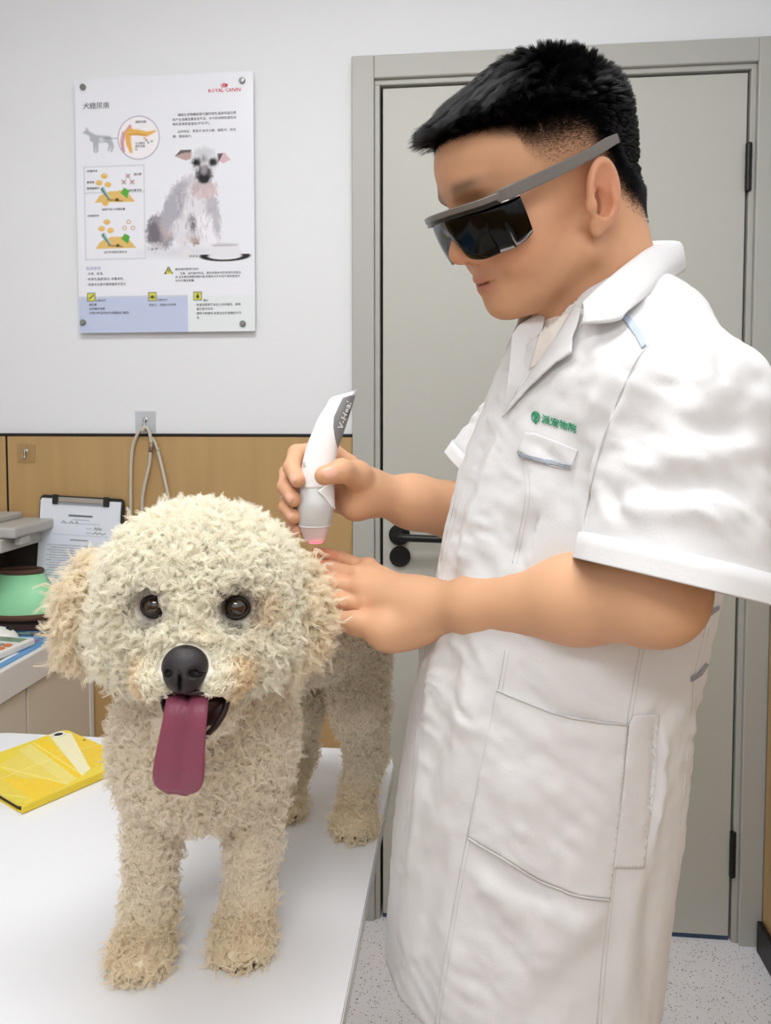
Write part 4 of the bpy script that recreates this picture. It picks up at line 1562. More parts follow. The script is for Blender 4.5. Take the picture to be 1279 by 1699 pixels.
def head_sdf(w):
    p = hl_(w)
    pa = p * np.array([1, 0, 1]) + np.abs(p) * np.array([0, 1, 0])
    d = ell(p, (.003, 0, .049), (.1035, .0765, .0845))
    d = smin(d, ell(p, (.046, 0, -.008), (.0545, .0625, .082)), .025)
    d = smin(d, ell(p, (.060, 0, .060), (.047, .058, .040)), .02)
    d = smin(d, ell(pa, (.058, .040, -.028), (.033, .027, .036)), .02)              # cheeks
    d = smin(d, rc(pa, (.006, .052, -.052), (.070, .014, -.078), .021, .021), .022)  # jaw
    d = smin(d, ell(p, (.036, 0, -.072), (.046, .046, .030)), .02)                  # soft chin
    d = smin(d, ell(p, (.079, 0, -.083), (.0155, .020, .0165)), .012)               # chin
    d = smin(d, ell(p, (.078, 0, -.054), (.0200, .030, .022)), .012)                # mouth mound
    d = smin(d, ell(pa, (.090, .024, .037), (.0155, .026, .011)), .012)             # brow
    d = smax(d, -ell(pa, (.112, .033, .016), (.018, .020, .012)), .012)             # eye hollows
    d = smin(d, ell(pa, (.079, .032, .014), (.0135, .0150, .0125)), .006)           # lids
    d = smin(d, chain(p, [(.098, 0, .026), (.104, 0, .004), (.1095, 0, -.018)], [.0075, .0085, .0105], .008), .010)
    d = smin(d, ell(p, (.1105, 0, -.0215), (.0118, .0120, .0105)), .008)
    d = smin(d, ell(pa, (.0985, .0135, -.0265), (.0110, .0082, .0088)), .006)
    d = smax(d, -ell(pa, (.1035, .0072, -.0350), (.0060, .0036, .0045)), .003)
    d = smin(d, ell(p, (.0930, 0, -.0515), (.0085, .0215, .0060)), .006)            # upper lip
    d = smin(d, ell(p, (.0915, 0, -.0635), (.0085, .0180, .0062)), .006)            # lower lip
    smile = p - np.array([0, 0, 9.0]) * 0
    cz = -.0575 + .004 * (np.abs(p[:, 1]) / .026) ** 2
    m = np.maximum(np.abs(p[:, 2] - cz) - .0007, np.maximum(np.abs(p[:, 1]) - .025, .0815 - p[:, 0] - .2 * 0))
    d = smax(d, -m, .0018)
    for s in (-1, 1):
        d = smin(d, ear_sdf(p, s), .005)
        q = (p * np.array([1, s, 1]) - np.array([-.008, .0765, -.008])) @ (rotm('Y', -12) @ rotm('Z', 17))
        d = smax(d, -ell(q, (.0045, .006, -.005), (.0085, .017, .0125)), .003)
        d = smin(d, ell(q, (.0150, .0055, -.008), (.0045, .0055, .0065)), .003)
    # neck
    n = rc(p, (-.030, 0, -.020), nbl, .055, .062)
    n = smin(n, rc(p, (-.048, 0, .0), nbl + np.array([-.02, 0, 0]), .045, .056), .02)
    d = smin(d, n, .016)
    return d


def trunk_sdf(p):
    d = chain(p, [NB + np.array([0, 0, -.02]), NB + np.array([-.01, .01, -.25]), NB + np.array([-.05, .012, -.55])], [.058, .095, .11], .05)
    d = smin(d, chain(p, [SH_L, NB + np.array([0, 0, -.05]), SH_R], [.045, .050, .045], .04), .04)
    return d


def arm_mass(p, a, b, c, r):
    """upper arm, forearm with a muscle belly, wrist"""
    d = chain(p, [a, b], [r[0], r[1]], .02)
    m = b + (c - b) * .28
    d = smin(d, chain(p, [b, m, b + (c - b) * .72, c], [r[1] * .98, r[2], r[3], r[4]], .02), .02)
    return d


# ---- near (left) hand lying on the dog's back
LH = dict(mcp=[P(612, 1006, .838), P(598, 978, .852), P(597, 957, .868), P(612, 944, .884)],
          pip=[P(565, 998, .850), P(550, 967, .870), P(550, 943, .888), P(566, 926, .903)],
          tip=[P(512, 990, .876), P(500, 962, .900), P(503, 938, .912), P(525, 916, .922)])
LTH = [P(690, 1036, .802), P(640, 1044, .806), P(592, 1034, .816), P(545, 1026, .830)]


def lhand_sdf(p):
    d = rc(p, WR_L, WR_L + (LH['mcp'][1] - WR_L) * .35, .0235, .025)
    for i, r in enumerate((.0125, .0125, .0120, .0112)):
        d = smin(d, rc(p, WR_L + (LH['mcp'][i] - WR_L) * .15, LH['mcp'][i], .0190, r), .014)
    for i, r in enumerate((.0098, .0100, .0094, .0083)):
        f = chain(p, [LH['mcp'][i], LH['pip'][i], LH['tip'][i]], [r * 1.10, r * .98, r * .84], .004)
        f = smin(f, ell(p, LH['mcp'][i] + np.array([0, 0, .006]), (.0100, .0100, .0080)), .006)
        d = smin(d, f, .0028)
    t = chain(p, LTH, [.0200, .0195, .0125, .0095], .008)
    t = smin(t, ell(p, LTH[1] + np.array([.010, -.004, -.006]), (.026, .015, .017)), .012)
    return smin(d, t, .007)


# ---- far (right) hand closed round the handpiece
DA, DB = P(574, 652, .905), P(525, 893, .890)          # handpiece axis, top and tip
RF = [[P(578, 772, .945), P(545, 744, .945), P(492, 752, .928), P(484, 776, .900), P(494, 797, .878)],
      [P(576, 796, .950), P(535, 768, .955), P(478, 785, .935), P(474, 808, .906), P(488, 829, .882)],
      [P(578, 822, .950), P(540, 800, .955), P(480, 822, .935), P(476, 842, .906), P(488, 858, .884)],
      [P(584, 844, .945), P(545, 835, .950), P(492, 850, .932), P(487, 866, .908), P(494, 880, .892)]]
RTH = [P(608, 806, .922), P(592, 788, .900), P(566, 781, .870), P(538, 789, .858)]


def rhand_sdf(p):
    d = rc(p, WR_R, WR_R + np.array([-.02, .004, 0]), .0245, .025)
    for f in RF:
        d = smin(d, rc(p, WR_R + (f[0] - WR_R) * .2, f[0], .021, .0135), .012)
    d = smin(d, ell(p, P(590, 838, .918), (.020, .018, .020)), .012)     # heel of the hand
    for f, r in zip(RF, (.0100, .0100, .0096, .0085)):
        d = smin(d, chain(p, f, [r * 1.25, r * 1.12, r * 1.05, r, r * .88], .004), .004)
    t = chain(p, RTH, [.0190, .0165, .0128, .0112], .008)
    return smin(d, t, .009)


def arml_sdf(p):
    d = arm_mass(p, SH_L, EL_L, WR_L, (.048, .0405, .0385, .0290, .0240))
    d = smin(d, ell(p, EL_L + np.array([.010, .006, -.002]), (.034, .034, .036)), .02)
    return smin(d, lhand_sdf(p), .035)


def armr_sdf(p):
    d = arm_mass(p, SH_R, EL_R, WR_R, (.050, .045, .0440, .0320, .0225))
    return smin(d, rhand_sdf(p), .02)


def bounds(pts, m):
    pts = np.array(pts)
    return pts.min(0) - m, pts.max(0) + m


person = empty('person', (.19, .83, 0), 'standing person in white coat and dark glasses treating the dog', 'person')
parts = []
lo, hi = bounds([hw_((.115, 0, .13)), hw_((-.1, .08, .1)), hw_((-.1, -.08, -.1)), hw_((.1, .06, -.11)), NB], .075)
parts.append(sdf_mesh(head_sdf, lo, hi, .0024))
allp = [SH_L, EL_L, WR_L] + LH['tip'] + LH['mcp'] + LTH
lo, hi = bounds(allp, .07)
parts.append(sdf_mesh(arml_sdf, lo, hi, .0026))
allp = [SH_R, EL_R, WR_R] + [q for f in RF for q in f] + RTH
lo, hi = bounds(allp, .07)
parts.append(sdf_mesh(armr_sdf, lo, hi, .0024))
lo, hi = bounds([SH_L, SH_R, NB, NB - np.array([.06, 0, .6])], .16)
parts.append(sdf_mesh(trunk_sdf, lo, hi, .009, project=False))
nV = np.cumsum([0] + [len(v) for v, f in parts])
Vb = np.vstack([v for v, f in parts])
Fb = np.vstack([f + n for (v, f), n in zip(parts, nV)])


def skin_colour(w):
    p = hl_(w)
    n = len(w)
    base, red, pale, lip, dark = (np.array(srgb(*c)) for c in ((208, 158, 122), (204, 124, 100), (222, 178, 142), (178, 104, 92), (150, 100, 74)))
    c = np.ones((n, 1)) * base
    mix = lambda c, k, wt: c * (1 - np.clip(wt, 0, 1)[:, None]) + k * np.clip(wt, 0, 1)[:, None]
    g = lambda q, r, pw=1: np.exp(-(np.linalg.norm((p * np.array([1, 1, 1]) - np.array(q)) / np.array(r), axis=1)) ** 2)
    pa = p.copy()
    pa[:, 1] = np.abs(pa[:, 1])
    ga = lambda q, r: np.exp(-(np.linalg.norm((pa - np.array(q)) / np.array(r), axis=1)) ** 2)
    blot = vnoise(w * 60, 21) * .5 + vnoise(w * 150, 22) * .3
    c = c * (1 + .05 * blot[:, None])
    c = mix(c, red, .45 * ga((.072, .045, -.025), (.03, .03, .025)) + .4 * g((.112, 0, -.024), (.016, .016, .014)))
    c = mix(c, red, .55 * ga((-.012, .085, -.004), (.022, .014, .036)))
    c = mix(c, lip, .8 * np.exp(-((p[:, 2] + .0585) / .0085) ** 2 - (p[:, 1] / .021) ** 4) * band(p[:, 0], .085, .092))
    c = mix(c, dark, .35 * np.exp(-((p[:, 2] + .0578) / .0022) ** 2 - (p[:, 1] / .027) ** 6) * band(p[:, 0], .075, .082))
    # shaved shadow and brows
    c = mix(c, np.array(srgb(60, 44, 38)), .75 * np.exp(-((pa[:, 2] - .040 - .06 * (pa[:, 1] - .03) * 0) / .006) ** 2 - ((pa[:, 1] - .034) / .020) ** 4) * band(p[:, 0], .06, .075))
    s = scalp(p)
    c = mix(c, np.array(srgb(28, 22, 22)), np.clip(s * 1.15 * (.6 + .4 * s), 0, .96))
    # hands: knuckles and finger tips redder
    for q in LH['mcp'] + LH['pip'] + [f[3] for f in RF] + [f[4] for f in RF] + [RTH[2], RTH[3], LTH[2]]:
        c = mix(c, red, .35 * np.exp(-(np.linalg.norm(w - q, axis=1) / .012) ** 2))
    arm = np.maximum(band(1.30 - w[:, 2], 0, .05), 0)
    c = mix(c, pale, .35 * arm)
    return c


def scalp(p):
    """0..1 hair cover in head-local coordinates: 1 on top, fading down the sides"""
    f, l, u = p[:, 0], np.abs(p[:, 1]), p[:, 2]
    front = .098 - .25 * np.clip(l - .03, 0, .1)                     # hairline towards the face
    # lower edge of the hair as a function of f
    low_full = np.interp(f, [-.12, -.08, -.055, -.04, -.026, -.014, .02, .052, .09, .1], [-.03, -.005, .022, .048, .070, .090, .090, .082, .087, .088])
    low_end = np.interp(f, [-.12, -.085, -.06, -.045, -.03, -.01, .015, .036, .048, .054, .08, .1], [-.062, -.058, -.048, -.03, .0, .018, .020, .024, .040, .058, .073, .079])
    s = band(u, low_end, low_full + .004)
    neckcut = band(u, -.066, -.04)
    return s * neckcut * np.where(u > -.07, 1, 0)


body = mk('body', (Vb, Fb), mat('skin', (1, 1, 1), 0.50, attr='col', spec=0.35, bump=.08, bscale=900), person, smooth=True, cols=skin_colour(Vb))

# ---- hair
m_hair = mat('black_hair', srgb(17, 16, 20), 0.34, spec=0.5)
hV, hF = parts[0]
cen = hl_(hV[hF].mean(1))
hNv = mesh_normals(hV, hF)
sc = scalp(cen)
sc[np.abs(cen[:, 1]) > .084] = 0


def near_ear(c):
    return np.minimum(ear_sdf(c, 1), ear_sdf(c, -1)) < .001


sc[near_ear(cen)] = 0


def make_hair(name, n, k, lf, weight, rad, seed, spiky, locks=0, lockf=.6):
    rng = np.random.default_rng(seed)
    R, fi = sample_surface(hV, hF, n, weight, rng)
    N = hNv[hF[fi]].mean(1)
    p = hl_(R)
    Nl = N @ HR
    s = scalp(p)
    Ln = lf(p, s) * rng.uniform(.72, 1.12, n)
    f, u = p[:, 0], p[:, 2]
    top = band(u, .085, .12)
    fr = band(f, -.05, .05)
    d = Nl * (1.0 - .38 * fr * top)[:, None]
    d[:, 0] += top * (.15 + .85 * fr)                    # combed forward
    d[:, 0] -= (1 - top) * .25 * (f < .03)
    d[:, 2] -= (1 - top) * .35 + .10 * fr * top
    clump = np.stack([vnoise(R * 190, 41 + i) + .8 * vnoise(R * 420, 45 + i) for i in range(3)], 1)
    d += clump * spiky + rng.normal(0, .06, (n, 3))
    d /= np.linalg.norm(d, axis=1)[:, None]
    t = np.linspace(0, 1, k)
    droop = (top * fr * .55 + .12)[:, None] * (t ** 2)[None] * Ln[:, None]
    fwdc = (top * fr * .30)[:, None] * (t ** 2)[None] * Ln[:, None]
    PT = p[:, None, :] + d[:, None, :] * (Ln[:, None] * t)[..., None]
    PT[..., 2] -= droop
    PT[..., 0] += fwdc
    if locks:                                            # tips gather into locks
        g_ = rng.choice(n, locks, replace=False)
        near = np.concatenate([((p[i:i + 2000, None] - p[None, g_]) ** 2).sum(2).argmin(1) for i in range(0, n, 2000)])
        gi = g_[near]
        tipd = (PT[gi, -1] - PT[:, -1])
        PT = PT + tipd[:, None, :] * (lockf * t ** 1.6)[None, :, None]
    W = HO + PT @ HR.T
    return strands(name, W, rad * np.interp(t, [0, .7, 1], [1, .85, .3]), m_hair, hair_root)


hair_root = body
hair_parent = person
hair_root = person


def l_top(p, s):
    L_ = np.interp(p[:, 0], [-.1, -.05, 0, .06, .1], [.010, .017, .027, .031, .027])
    return np.where(s > .93, L_ * band(p[:, 2], .045, .10) + .006, .006)


make_hair('hair', 60000, 7, l_top, np.clip((sc - .75) * 4, 0, 1), .00013, 31, .30, 1500, .62)
make_hair('hair_fade', 48000, 3, lambda p, s: .0016 + .0065 * s ** 2, np.where((sc > .04) & (sc < .97), sc ** 1.3, 0), .00008, 32, .15)

# ---- finger nails
m_nail = mat('fingernail', srgb(226, 172, 150), 0.25, spec=.6)
for q, ax, nrm, sz in ((RTH[3] + (RTH[2] - RTH[3]) * .12, RTH[3] - RTH[2], np.array([.05, -1, .22]), (.0075, .0062)),
                       (RF[0][4], RF[0][4] - RF[0][3], np.array([-.55, -.8, .25]), (.0062, .0050)),
                       (RF[1][4], RF[1][4] - RF[1][3], np.array([-.50, -.8, .25]), (.0060, .0048)),
                       (RF[2][4], RF[2][4] - RF[2][3], np.array([-.50, -.8, .25]), (.0058, .0046))):
    ax = ax / np.linalg.norm(ax)
    nrm = nrm - ax * (nrm @ ax)
    nrm /= np.linalg.norm(nrm)
    sd = np.cross(nrm, ax)
    # find the skin surface along nrm
    ss = np.linspace(0, .02, 60)
    dd = armr_sdf(q[None] + nrm[None] * ss[:, None])
    s0 = ss[np.argmax(dd > 0)]
    nv = []
    n1, n2 = 9, 7
    for i in range(n1):
        for j in range(n2):
            a, b = (i / (n1 - 1) * 2 - 1), (j / (n2 - 1) * 2 - 1)
            sq_ = 1 - .25 * abs(a) ** 3
            pt = q + ax * a * sz[0] + sd * b * sz[1] * sq_ + nrm * (s0 + .0006)
            for _ in range(3):
                pt = pt - nrm * (armr_sdf(pt[None])[0] - .0005)
            nv.append(pt)
    mk('fingernail', (np.array(nv), grid_faces(n1, n2)), m_nail, person, smooth=True)

# ---- trousers and shoes (below the coat)
m_trous = mat('dark_trousers', srgb(44, 46, 54), 0.8, bump=.2, bscale=300)
m_shoe = mat('dark_shoe', srgb(30, 30, 32), 0.4)
pc = np.array([.178, .84, .74])
tp = []
for s in (1, -1):
    hip, knee, ank = pc + TR[:, 1] * .085 * s, pc + TR[:, 1] * .09 * s + np.array([0.01, 0, -.29]), pc + TR[:, 1] * .10 * s + np.array([.03, 0, -.64])
    tp.append((hip, knee, ank))


def trous(p):
    d = None
    for h_, k_, a_ in tp:
        e = chain(p, [h_, k_, a_], [.070, .066, .056], .03)
        d = e if d is None else smin(d, e, .02)
    return smax(d, .055 - p[:, 2], .004)


mk('trousers', sdf_mesh(trous, (-.06, .55, .03), (.42, 1.12, .92), .009), m_trous, person, smooth=True)
for h_, k_, a_ in tp:
    F = TR[:, 0]
    b = np.array([a_[0], a_[1], 0])

    def shoe(p):
        q = (p - b) @ TR
        d = ell(q, (.05, 0, .035), (.135, .046, .040))
        d = smin(d, ell(q, (-.03, 0, .055), (.055, .042, .055)), .03)
        return smax(d, .003 - q[:, 2], .006)
    mk('shoe', sdf_mesh(shoe, b + np.array([-.25, -.12, -.01]), b + np.array([.15, .12, .15]), .006), m_shoe, person, smooth=True)


# ================================================================== white coat
m_coat = mat('white_cotton', srgb(217, 217, 218), 0.72, spec=0.25, sheen=0.15, bump=.10, bscale=420)
m_seam = mat('coat_seam', srgb(198, 197, 195), 0.8)
m_pipe = mat('grey_piping', srgb(150, 156, 166), 0.45, spec=.5)
m_pipeb = mat('pale_blue_piping', srgb(176, 188, 208), 0.45, spec=.5)
m_shirt = mat('cream_undershirt', srgb(234, 228, 220), 0.85)
m_green = mat('green_embroidery', srgb(30, 150, 105), 0.7)
Z_HEM = .655
ST = np.array([(.50, .150, .842, .155, .172), (.66, .153, .842, .154, .172), (.793, .163, .841, .153, .170), (.86, .171, .840, .153, .168), (.961, .183, .838, .149, .166),
               (1.089, .208, .835, .150, .162), (1.196, .231, .831, .151, .160), (1.263, .239, .829, .134, .158), (1.33, .241, .826, .105, .145), (1.38, .240, .824, .084, .11), (1.43, .240, .823, .07, .08)])
_zz = np.linspace(.5, 1.43, 300)
_tab = np.stack([np.interp(_zz, ST[:, 0], ST[:, i]) for i in range(1, 5)], 1)
_k = np.ones(15) / 15
_tab = np.stack([np.convolve(np.pad(_tab[:, i], 7, mode='edge'), _k, 'valid') for i in range(4)], 1)
HEM_C, HEM_N = P(1117, 963, .632), np.array([-.235, -.13, -.966])
HEM_N = HEM_N / np.linalg.norm(HEM_N)
HEM_CR = P(797, 796, 1.018)
AXR = HEM_CR - SH_R
HEM_NR = AXR / np.linalg.norm(AXR) * .8 + np.array([-.35, 0, -.35])
HEM_NR = HEM_NR / np.linalg.norm(HEM_NR)


def torso_d(p):
    t = np.stack([np.interp(p[:, 2], _zz, _tab[:, i]) for i in range(4)], 1)
    q = p[:, :2] - t[:, :2]
    u, v = q @ TR[:2, 0], q @ TR[:2, 1]
    a, b = t[:, 2], t[:, 3]
    k0 = np.sqrt((u / a) ** 2 + (v / b) ** 2)
    k1 = np.sqrt((u / a ** 2) ** 2 + (v / b ** 2) ** 2) + 1e-9
    d = k0 * (k0 - 1) / k1
    return smax(d, p[:, 2] - 1.41, .03)


def sleeve_l(p):
    d = rc(p, SH_L + np.array([-.002, .006, -.002]), HEM_C + (HEM_C - SH_L) * .15, .068, .083)
    return np.maximum(d, (p - HEM_C) @ HEM_N)


def sleeve_r(p):
    d = rc(p, SH_R, HEM_CR + AXR * .2, .062, .058)
    return np.maximum(d, (p - HEM_CR) @ HEM_NR)


def coat_sdf(p):
    d = torso_d(p)
    y = chain(p, [SH_L + np.array([0, .012, .004]), SH_L * .45 + NB * .55 + np.array([.006, 0, -.030]), NB + np.array([.012, 0, -.045]), SH_R], [.060, .073, .076, .062], .04)
    d = smin(d, y, .045)
    d = smin(d, sleeve_l(p), .022 + .024 * band(p[:, 2], 1.22, 1.30))
    d = smin(d, sleeve_r(p), .022)
    d = np.maximum(d, Z_HEM - p[:, 2])
    return smax(d, -rc(p, NB + np.array([-.022, -.012, -.012]), hw_((-.02, .005, -.06)), .066, .068), .006)


Vc, Fc_ = sdf_mesh(coat_sdf, (-.03, .52, Z_HEM - .03), (.47, 1.16, 1.47), .0036, slack=1.7)
# open the hems
cf_ = Vc[Fc_].mean(1)
fn = np.cross(Vc[Fc_[:, 2]] - Vc[Fc_[:, 0]], Vc[Fc_[:, 3]] - Vc[Fc_[:, 1]])
fn /= np.linalg.norm(fn, axis=1)[:, None] + 1e-12
cap = ((fn @ HEM_N > .75) & (np.abs((cf_ - HEM_C) @ HEM_N) < .006) & (np.linalg.norm(cf_ - HEM_C, axis=1) < .12))
cap |= ((fn @ HEM_NR > .75) & (np.abs((cf_ - HEM_CR) @ HEM_NR) < .006) & (np.linalg.norm(cf_ - HEM_CR, axis=1) < .10))
cap |= (fn[:, 2] < -.75) & (cf_[:, 2] < Z_HEM + .006)
Fc_ = Fc_[~cap]
Nc = mesh_normals(Vc, Fc_)
bvh0 = BVHTree.FromPolygons(Vc.tolist(), Fc_.tolist())


def hit(bv, px, py, Yd=.75):
    d = ray(px, py)
    h = bv.ray_cast(Vector(CAM), Vector(d))
    if h[0] is None:
        return P(px, py, Yd), -np.array(ray(px, py)) / np.linalg.norm(d)
    n = np.array(h[1])
    if n @ d > 0:
        n = -n
    return np.array(h[0]), n


def pl(bv, pts, n=None):
    pts = spline(pts, n) if n else pts
    return np.array([hit(bv, *q)[0] for q in pts])


# cloth folds: ridges (+) and valleys (-) laid along lines of the cloth: line, height, width
FOLDS = [
    # near sleeve
    ([(1095, 575), (1040, 650), (1000, 740), (978, 840)], .007, .016), ([(1060, 580), (1012, 660), (985, 740)], -.007, .012),
    ([(1130, 590), (1090, 690), (1040, 770)], -.006, .018), ([(1150, 610), (1120, 720), (1060, 820), (1010, 870)], .006, .022),
    ([(1279, 700), (1200, 715), (1090, 700)], -.004, .014), ([(1279, 740), (1190, 745), (1070, 770)], .004, .016),
    ([(1270, 830), (1180, 800), (1060, 810), (990, 850)], -.005, .016), ([(1260, 870), (1160, 850), (1060, 860), (1000, 890)], .005, .018),
    ([(1000, 800), (1040, 870), (1070, 920)], -.005, .012), ([(985, 810), (1010, 870), (1020, 915)], .004, .012),
    ([(1279, 620), (1230, 660), (1220, 740)], -.004, .016), ([(1200, 560), (1195, 600), (1205, 640)], -.003, .010), ([(1180, 550), (1175, 600), (1180, 640)], .003, .010),
    ([(1240, 900), (1180, 930), (1110, 930)], .003, .014), ([(1220, 780), (1150, 770), (1100, 780)], .003, .010),
    # armhole
    ([(1068, 580), (1010, 690), (985, 780), (968, 880), (960, 930)], -.008, .010),
    # chest
    ([(960, 600), (920, 680), (880, 780), (860, 880)], .004, .018), ([(930, 640), (890, 740), (850, 850), (835, 950)], -.004, .016),
    ([(1000, 640), (970, 760), (950, 880), (930, 930)], .005, .018), ([(980, 690), (950, 800), (935, 900)], -.005, .014),
    ([(830, 720), (800, 800), (775, 900), (752, 960)], .005, .012), ([(860, 740), (830, 830), (805, 920)], -.004, .014),
    ([(800, 740), (770, 830), (745, 930)], -.003, .010), ([(905, 850), (880, 900), (850, 935)], -.005, .014), ([(960, 870), (910, 905), (870, 945)], .005, .014),
    # below the forearm
    ([(730, 1060), (715, 1130), (705, 1220)], .005, .014), ([(770, 1070), (790, 1130), (840, 1190)], -.003, .016), ([(760, 1070), (745, 1150), (725, 1240), (700, 1330)], -.005, .016),
    ([(800, 1080), (770, 1200), (735, 1330), (700, 1450)], .004, .020), ([(700, 1240), (690, 1350), (672, 1480)], .004, .012), ([(740, 1380), (710, 1500), (700, 1620)], -.004, .018),
    ([(780, 1400), (850, 1455), (940, 1490)], -.004, .016), ([(770, 1430), (840, 1500), (930, 1520), (1010, 1510)], .004, .020),
    ([(790, 1480), (840, 1560), (900, 1620)], -.003, .022), ([(1010, 1500), (930, 1570), (860, 1600)], .004, .022), ([(1000, 1560), (930, 1640), (870, 1690)], -.003, .02),
    ([(1090, 1180), (1085, 1300), (1065, 1420)], -.006, .007), ([(1100, 1200), (1095, 1300), (1075, 1400)], .004, .009),
    ([(1130, 1250), (1090, 1350), (1070, 1450)], .003, .02), ([(1060, 1430), (1040, 1550), (1035, 1690)], .004, .018), ([(1090, 1420), (1075, 1560), (1070, 1690)], -.003, .018),
    ([(840, 1110), (930, 1160), (1030, 1180)], .002, .02), ([(850, 1130), (940, 1190), (1030, 1205)], -.003, .012),
    ([(800, 1290), (880, 1320), (960, 1310)], .003, .03), ([(760, 1560), (745, 1640), (740, 1699)], .004, .014), ([(900, 1520), (880, 1600), (870, 1690)], .003, .014),
]
dsp = np.zeros(len(Vc))
for pts, h_, w_ in FOLDS:
    c3 = pl(bvh0, pts, max(6, 4 * len(pts)))
    m = (np.abs(Vc - c3.mean(0)).max(1) < .35)
    dd, tt = seg_dist(Vc[m], c3)
    dsp[m] += 1.0 * h_ * np.exp(-(dd / (w_ * .8)) ** 2) * np.clip(np.sin(np.pi * np.clip(tt, .02, .98)) * 1.6, 0, 1)
lowz = band(1.05 - Vc[:, 2], 0, .2)
q_ = (Vc - NB) @ TR
n1 = vnoise(np.stack([q_[:, 0] * 22, q_[:, 1] * 22, Vc[:, 2] * 6], 1), 51)
n2 = vnoise(np.stack([Vc[:, 0] * 42 + Vc[:, 2] * 22, Vc[:, 1] * 42, Vc[:, 2] * 26 - Vc[:, 0] * 22], 1), 52)
n3 = vnoise(Vc * 95, 53)
n4 = vnoise(np.stack([Vc[:, 0] * 30 - Vc[:, 2] * 30, Vc[:, 1] * 30, Vc[:, 2] * 60 + Vc[:, 0] * 40], 1), 56)
dsp += .0036 * n1 * lowz + (.0020 * n2 + .0013 * n4) * (1 - .6 * lowz) + .0008 * n3
sl_ = np.stack([Vc[:, 0] * .80 - Vc[:, 2] * .60, Vc[:, 0] * .60 + Vc[:, 2] * .80, Vc[:, 1]], 1)
wrk = vnoise(np.stack([sl_[:, 0] * 26 + .8 * vnoise(Vc * 30, 60), sl_[:, 1] * 105 + 1.2 * vnoise(Vc * 22, 61), sl_[:, 2] * 30], 1), 57)
msk = np.clip(vnoise(Vc * 14, 58) * 1.2 + .55, 0, 1)
dsp += (.0022 * wrk + .0014 * np.clip(wrk, 0, 1) ** 2) * msk * (1 - .45 * lowz)
# puckered placket
pk = pl(bvh0, [(835, 700), (800, 760), (765, 860), (742, 960), (725, 1050), (712, 1150), (700, 1260)], 30)
dd, tt = seg_dist(Vc, pk)
dsp += .0011 * np.exp(-(dd / .020) ** 2) * np.sin(tt * 150 + 6 * vnoise(Vc * 45, 54)) * (.3 + .7 * np.clip(vnoise(Vc * 30, 55) + .4, 0, 1))
# soften towards the hems so they stay even
edge = np.minimum(band((HEM_C - Vc) @ HEM_N, .020, .055) + (np.linalg.norm(Vc - HEM_C, axis=1) > .13), 1)
dsp *= .06 + .94 * edge
Vc = Vc + Nc * dsp[:, None]
Vc[:, 2] = np.maximum(Vc[:, 2], Z_HEM)
ed = np.sort(np.vstack([Fc_[:, [i, (i + 1) % 4]] for i in range(4)]), 1)
eu, ec = np.unique(ed, axis=0, return_counts=True)
rim = np.unique(eu[ec == 1])
for c_, n_ in ((HEM_C, HEM_N), (HEM_CR, HEM_NR)):
    k_ = rim[(np.abs((Vc[rim] - c_) @ n_) < .012) & (np.linalg.norm(Vc[rim] - c_, axis=1) < .125)]
    Vc[k_] -= ((Vc[k_] - c_) @ n_)[:, None] * n_
k_ = rim[Vc[rim, 2] < Z_HEM + .01]
Vc[k_, 2] = Z_HEM
coat = mk('coat', (Vc, Fc_), m_coat, person, smooth=True, label='white short-sleeved work coat with grey piping')
sol = coat.modifiers.new('thickness', 'SOLIDIFY')
sol.thickness = .0016
sol.offset = -1
cbv = BVHTree.FromPolygons(Vc.tolist(), Fc_.tolist())


def polymesh(poly, cuts=3):
    """filled polygon in photograph coordinates, finely divided"""
    bm = bmesh.new()
    vs = [bm.verts.new((x, y, 0)) for x, y in poly]
    bm.faces.new(vs)
    bmesh.ops.triangulate(bm, faces=bm.faces[:], quad_method='BEAUTY', ngon_method='BEAUTY')
    for _ in range(6):
        es = [e for e in bm.edges if e.calc_length() > cuts]
        if not es:
            break
        bmesh.ops.subdivide_edges(bm, edges=es, cuts=1, use_grid_fill=False)
        bmesh.ops.triangulate(bm, faces=[f for f in bm.faces if len(f.verts) > 3])
    bm.verts.index_update()
    return from_bm(bm)


def decal(name, VF, m, parent, bv, eps=.0012, thick=.001, Yd=.75, smooth=True, eps_f=None, dep_f=None):
    """cloth or print lying on a surface: seen outline, real place and thickness"""
    W, Nn = [], []
    for x, y, *_ in VF[0]:
        h_, n_ = hit(bv, x, y, Yd) if dep_f is None else (P(x, y, dep_f(x, y)), np.array([-.5, -.8, .3]))
        W.append(h_ + n_ * (eps if eps_f is None else eps_f(x, y)))
        Nn.append(n_)
    o = mk(name, (W, VF[1]), m, parent, smooth=smooth)
    # keep faces towards the viewer side
    me = o.data
    if len(me.polygons):
        s_ = sum(Vector(W[p.vertices[0]] - CAM).dot(p.normal) * p.area for p in me.polygons)
        if s_ > 0:
            me.flip_normals()
    if thick:
        sd = o.modifiers.new('thickness', 'SOLIDIFY')
        sd.thickness = thick
        sd.offset = -1
    return o


def seamline(name, pts, bv, r=.0007, m=None, n=None, eps=.0003, parent=None):
    c = pl(bv, pts, n or 8 * len(pts))
    nn = np.array([hit(bv, *q)[1] for q in spline(pts, n or 8 * len(pts))])
    return mk(name, tube(c + nn * eps, r, 6), m or m_seam, parent or coat, smooth=True)


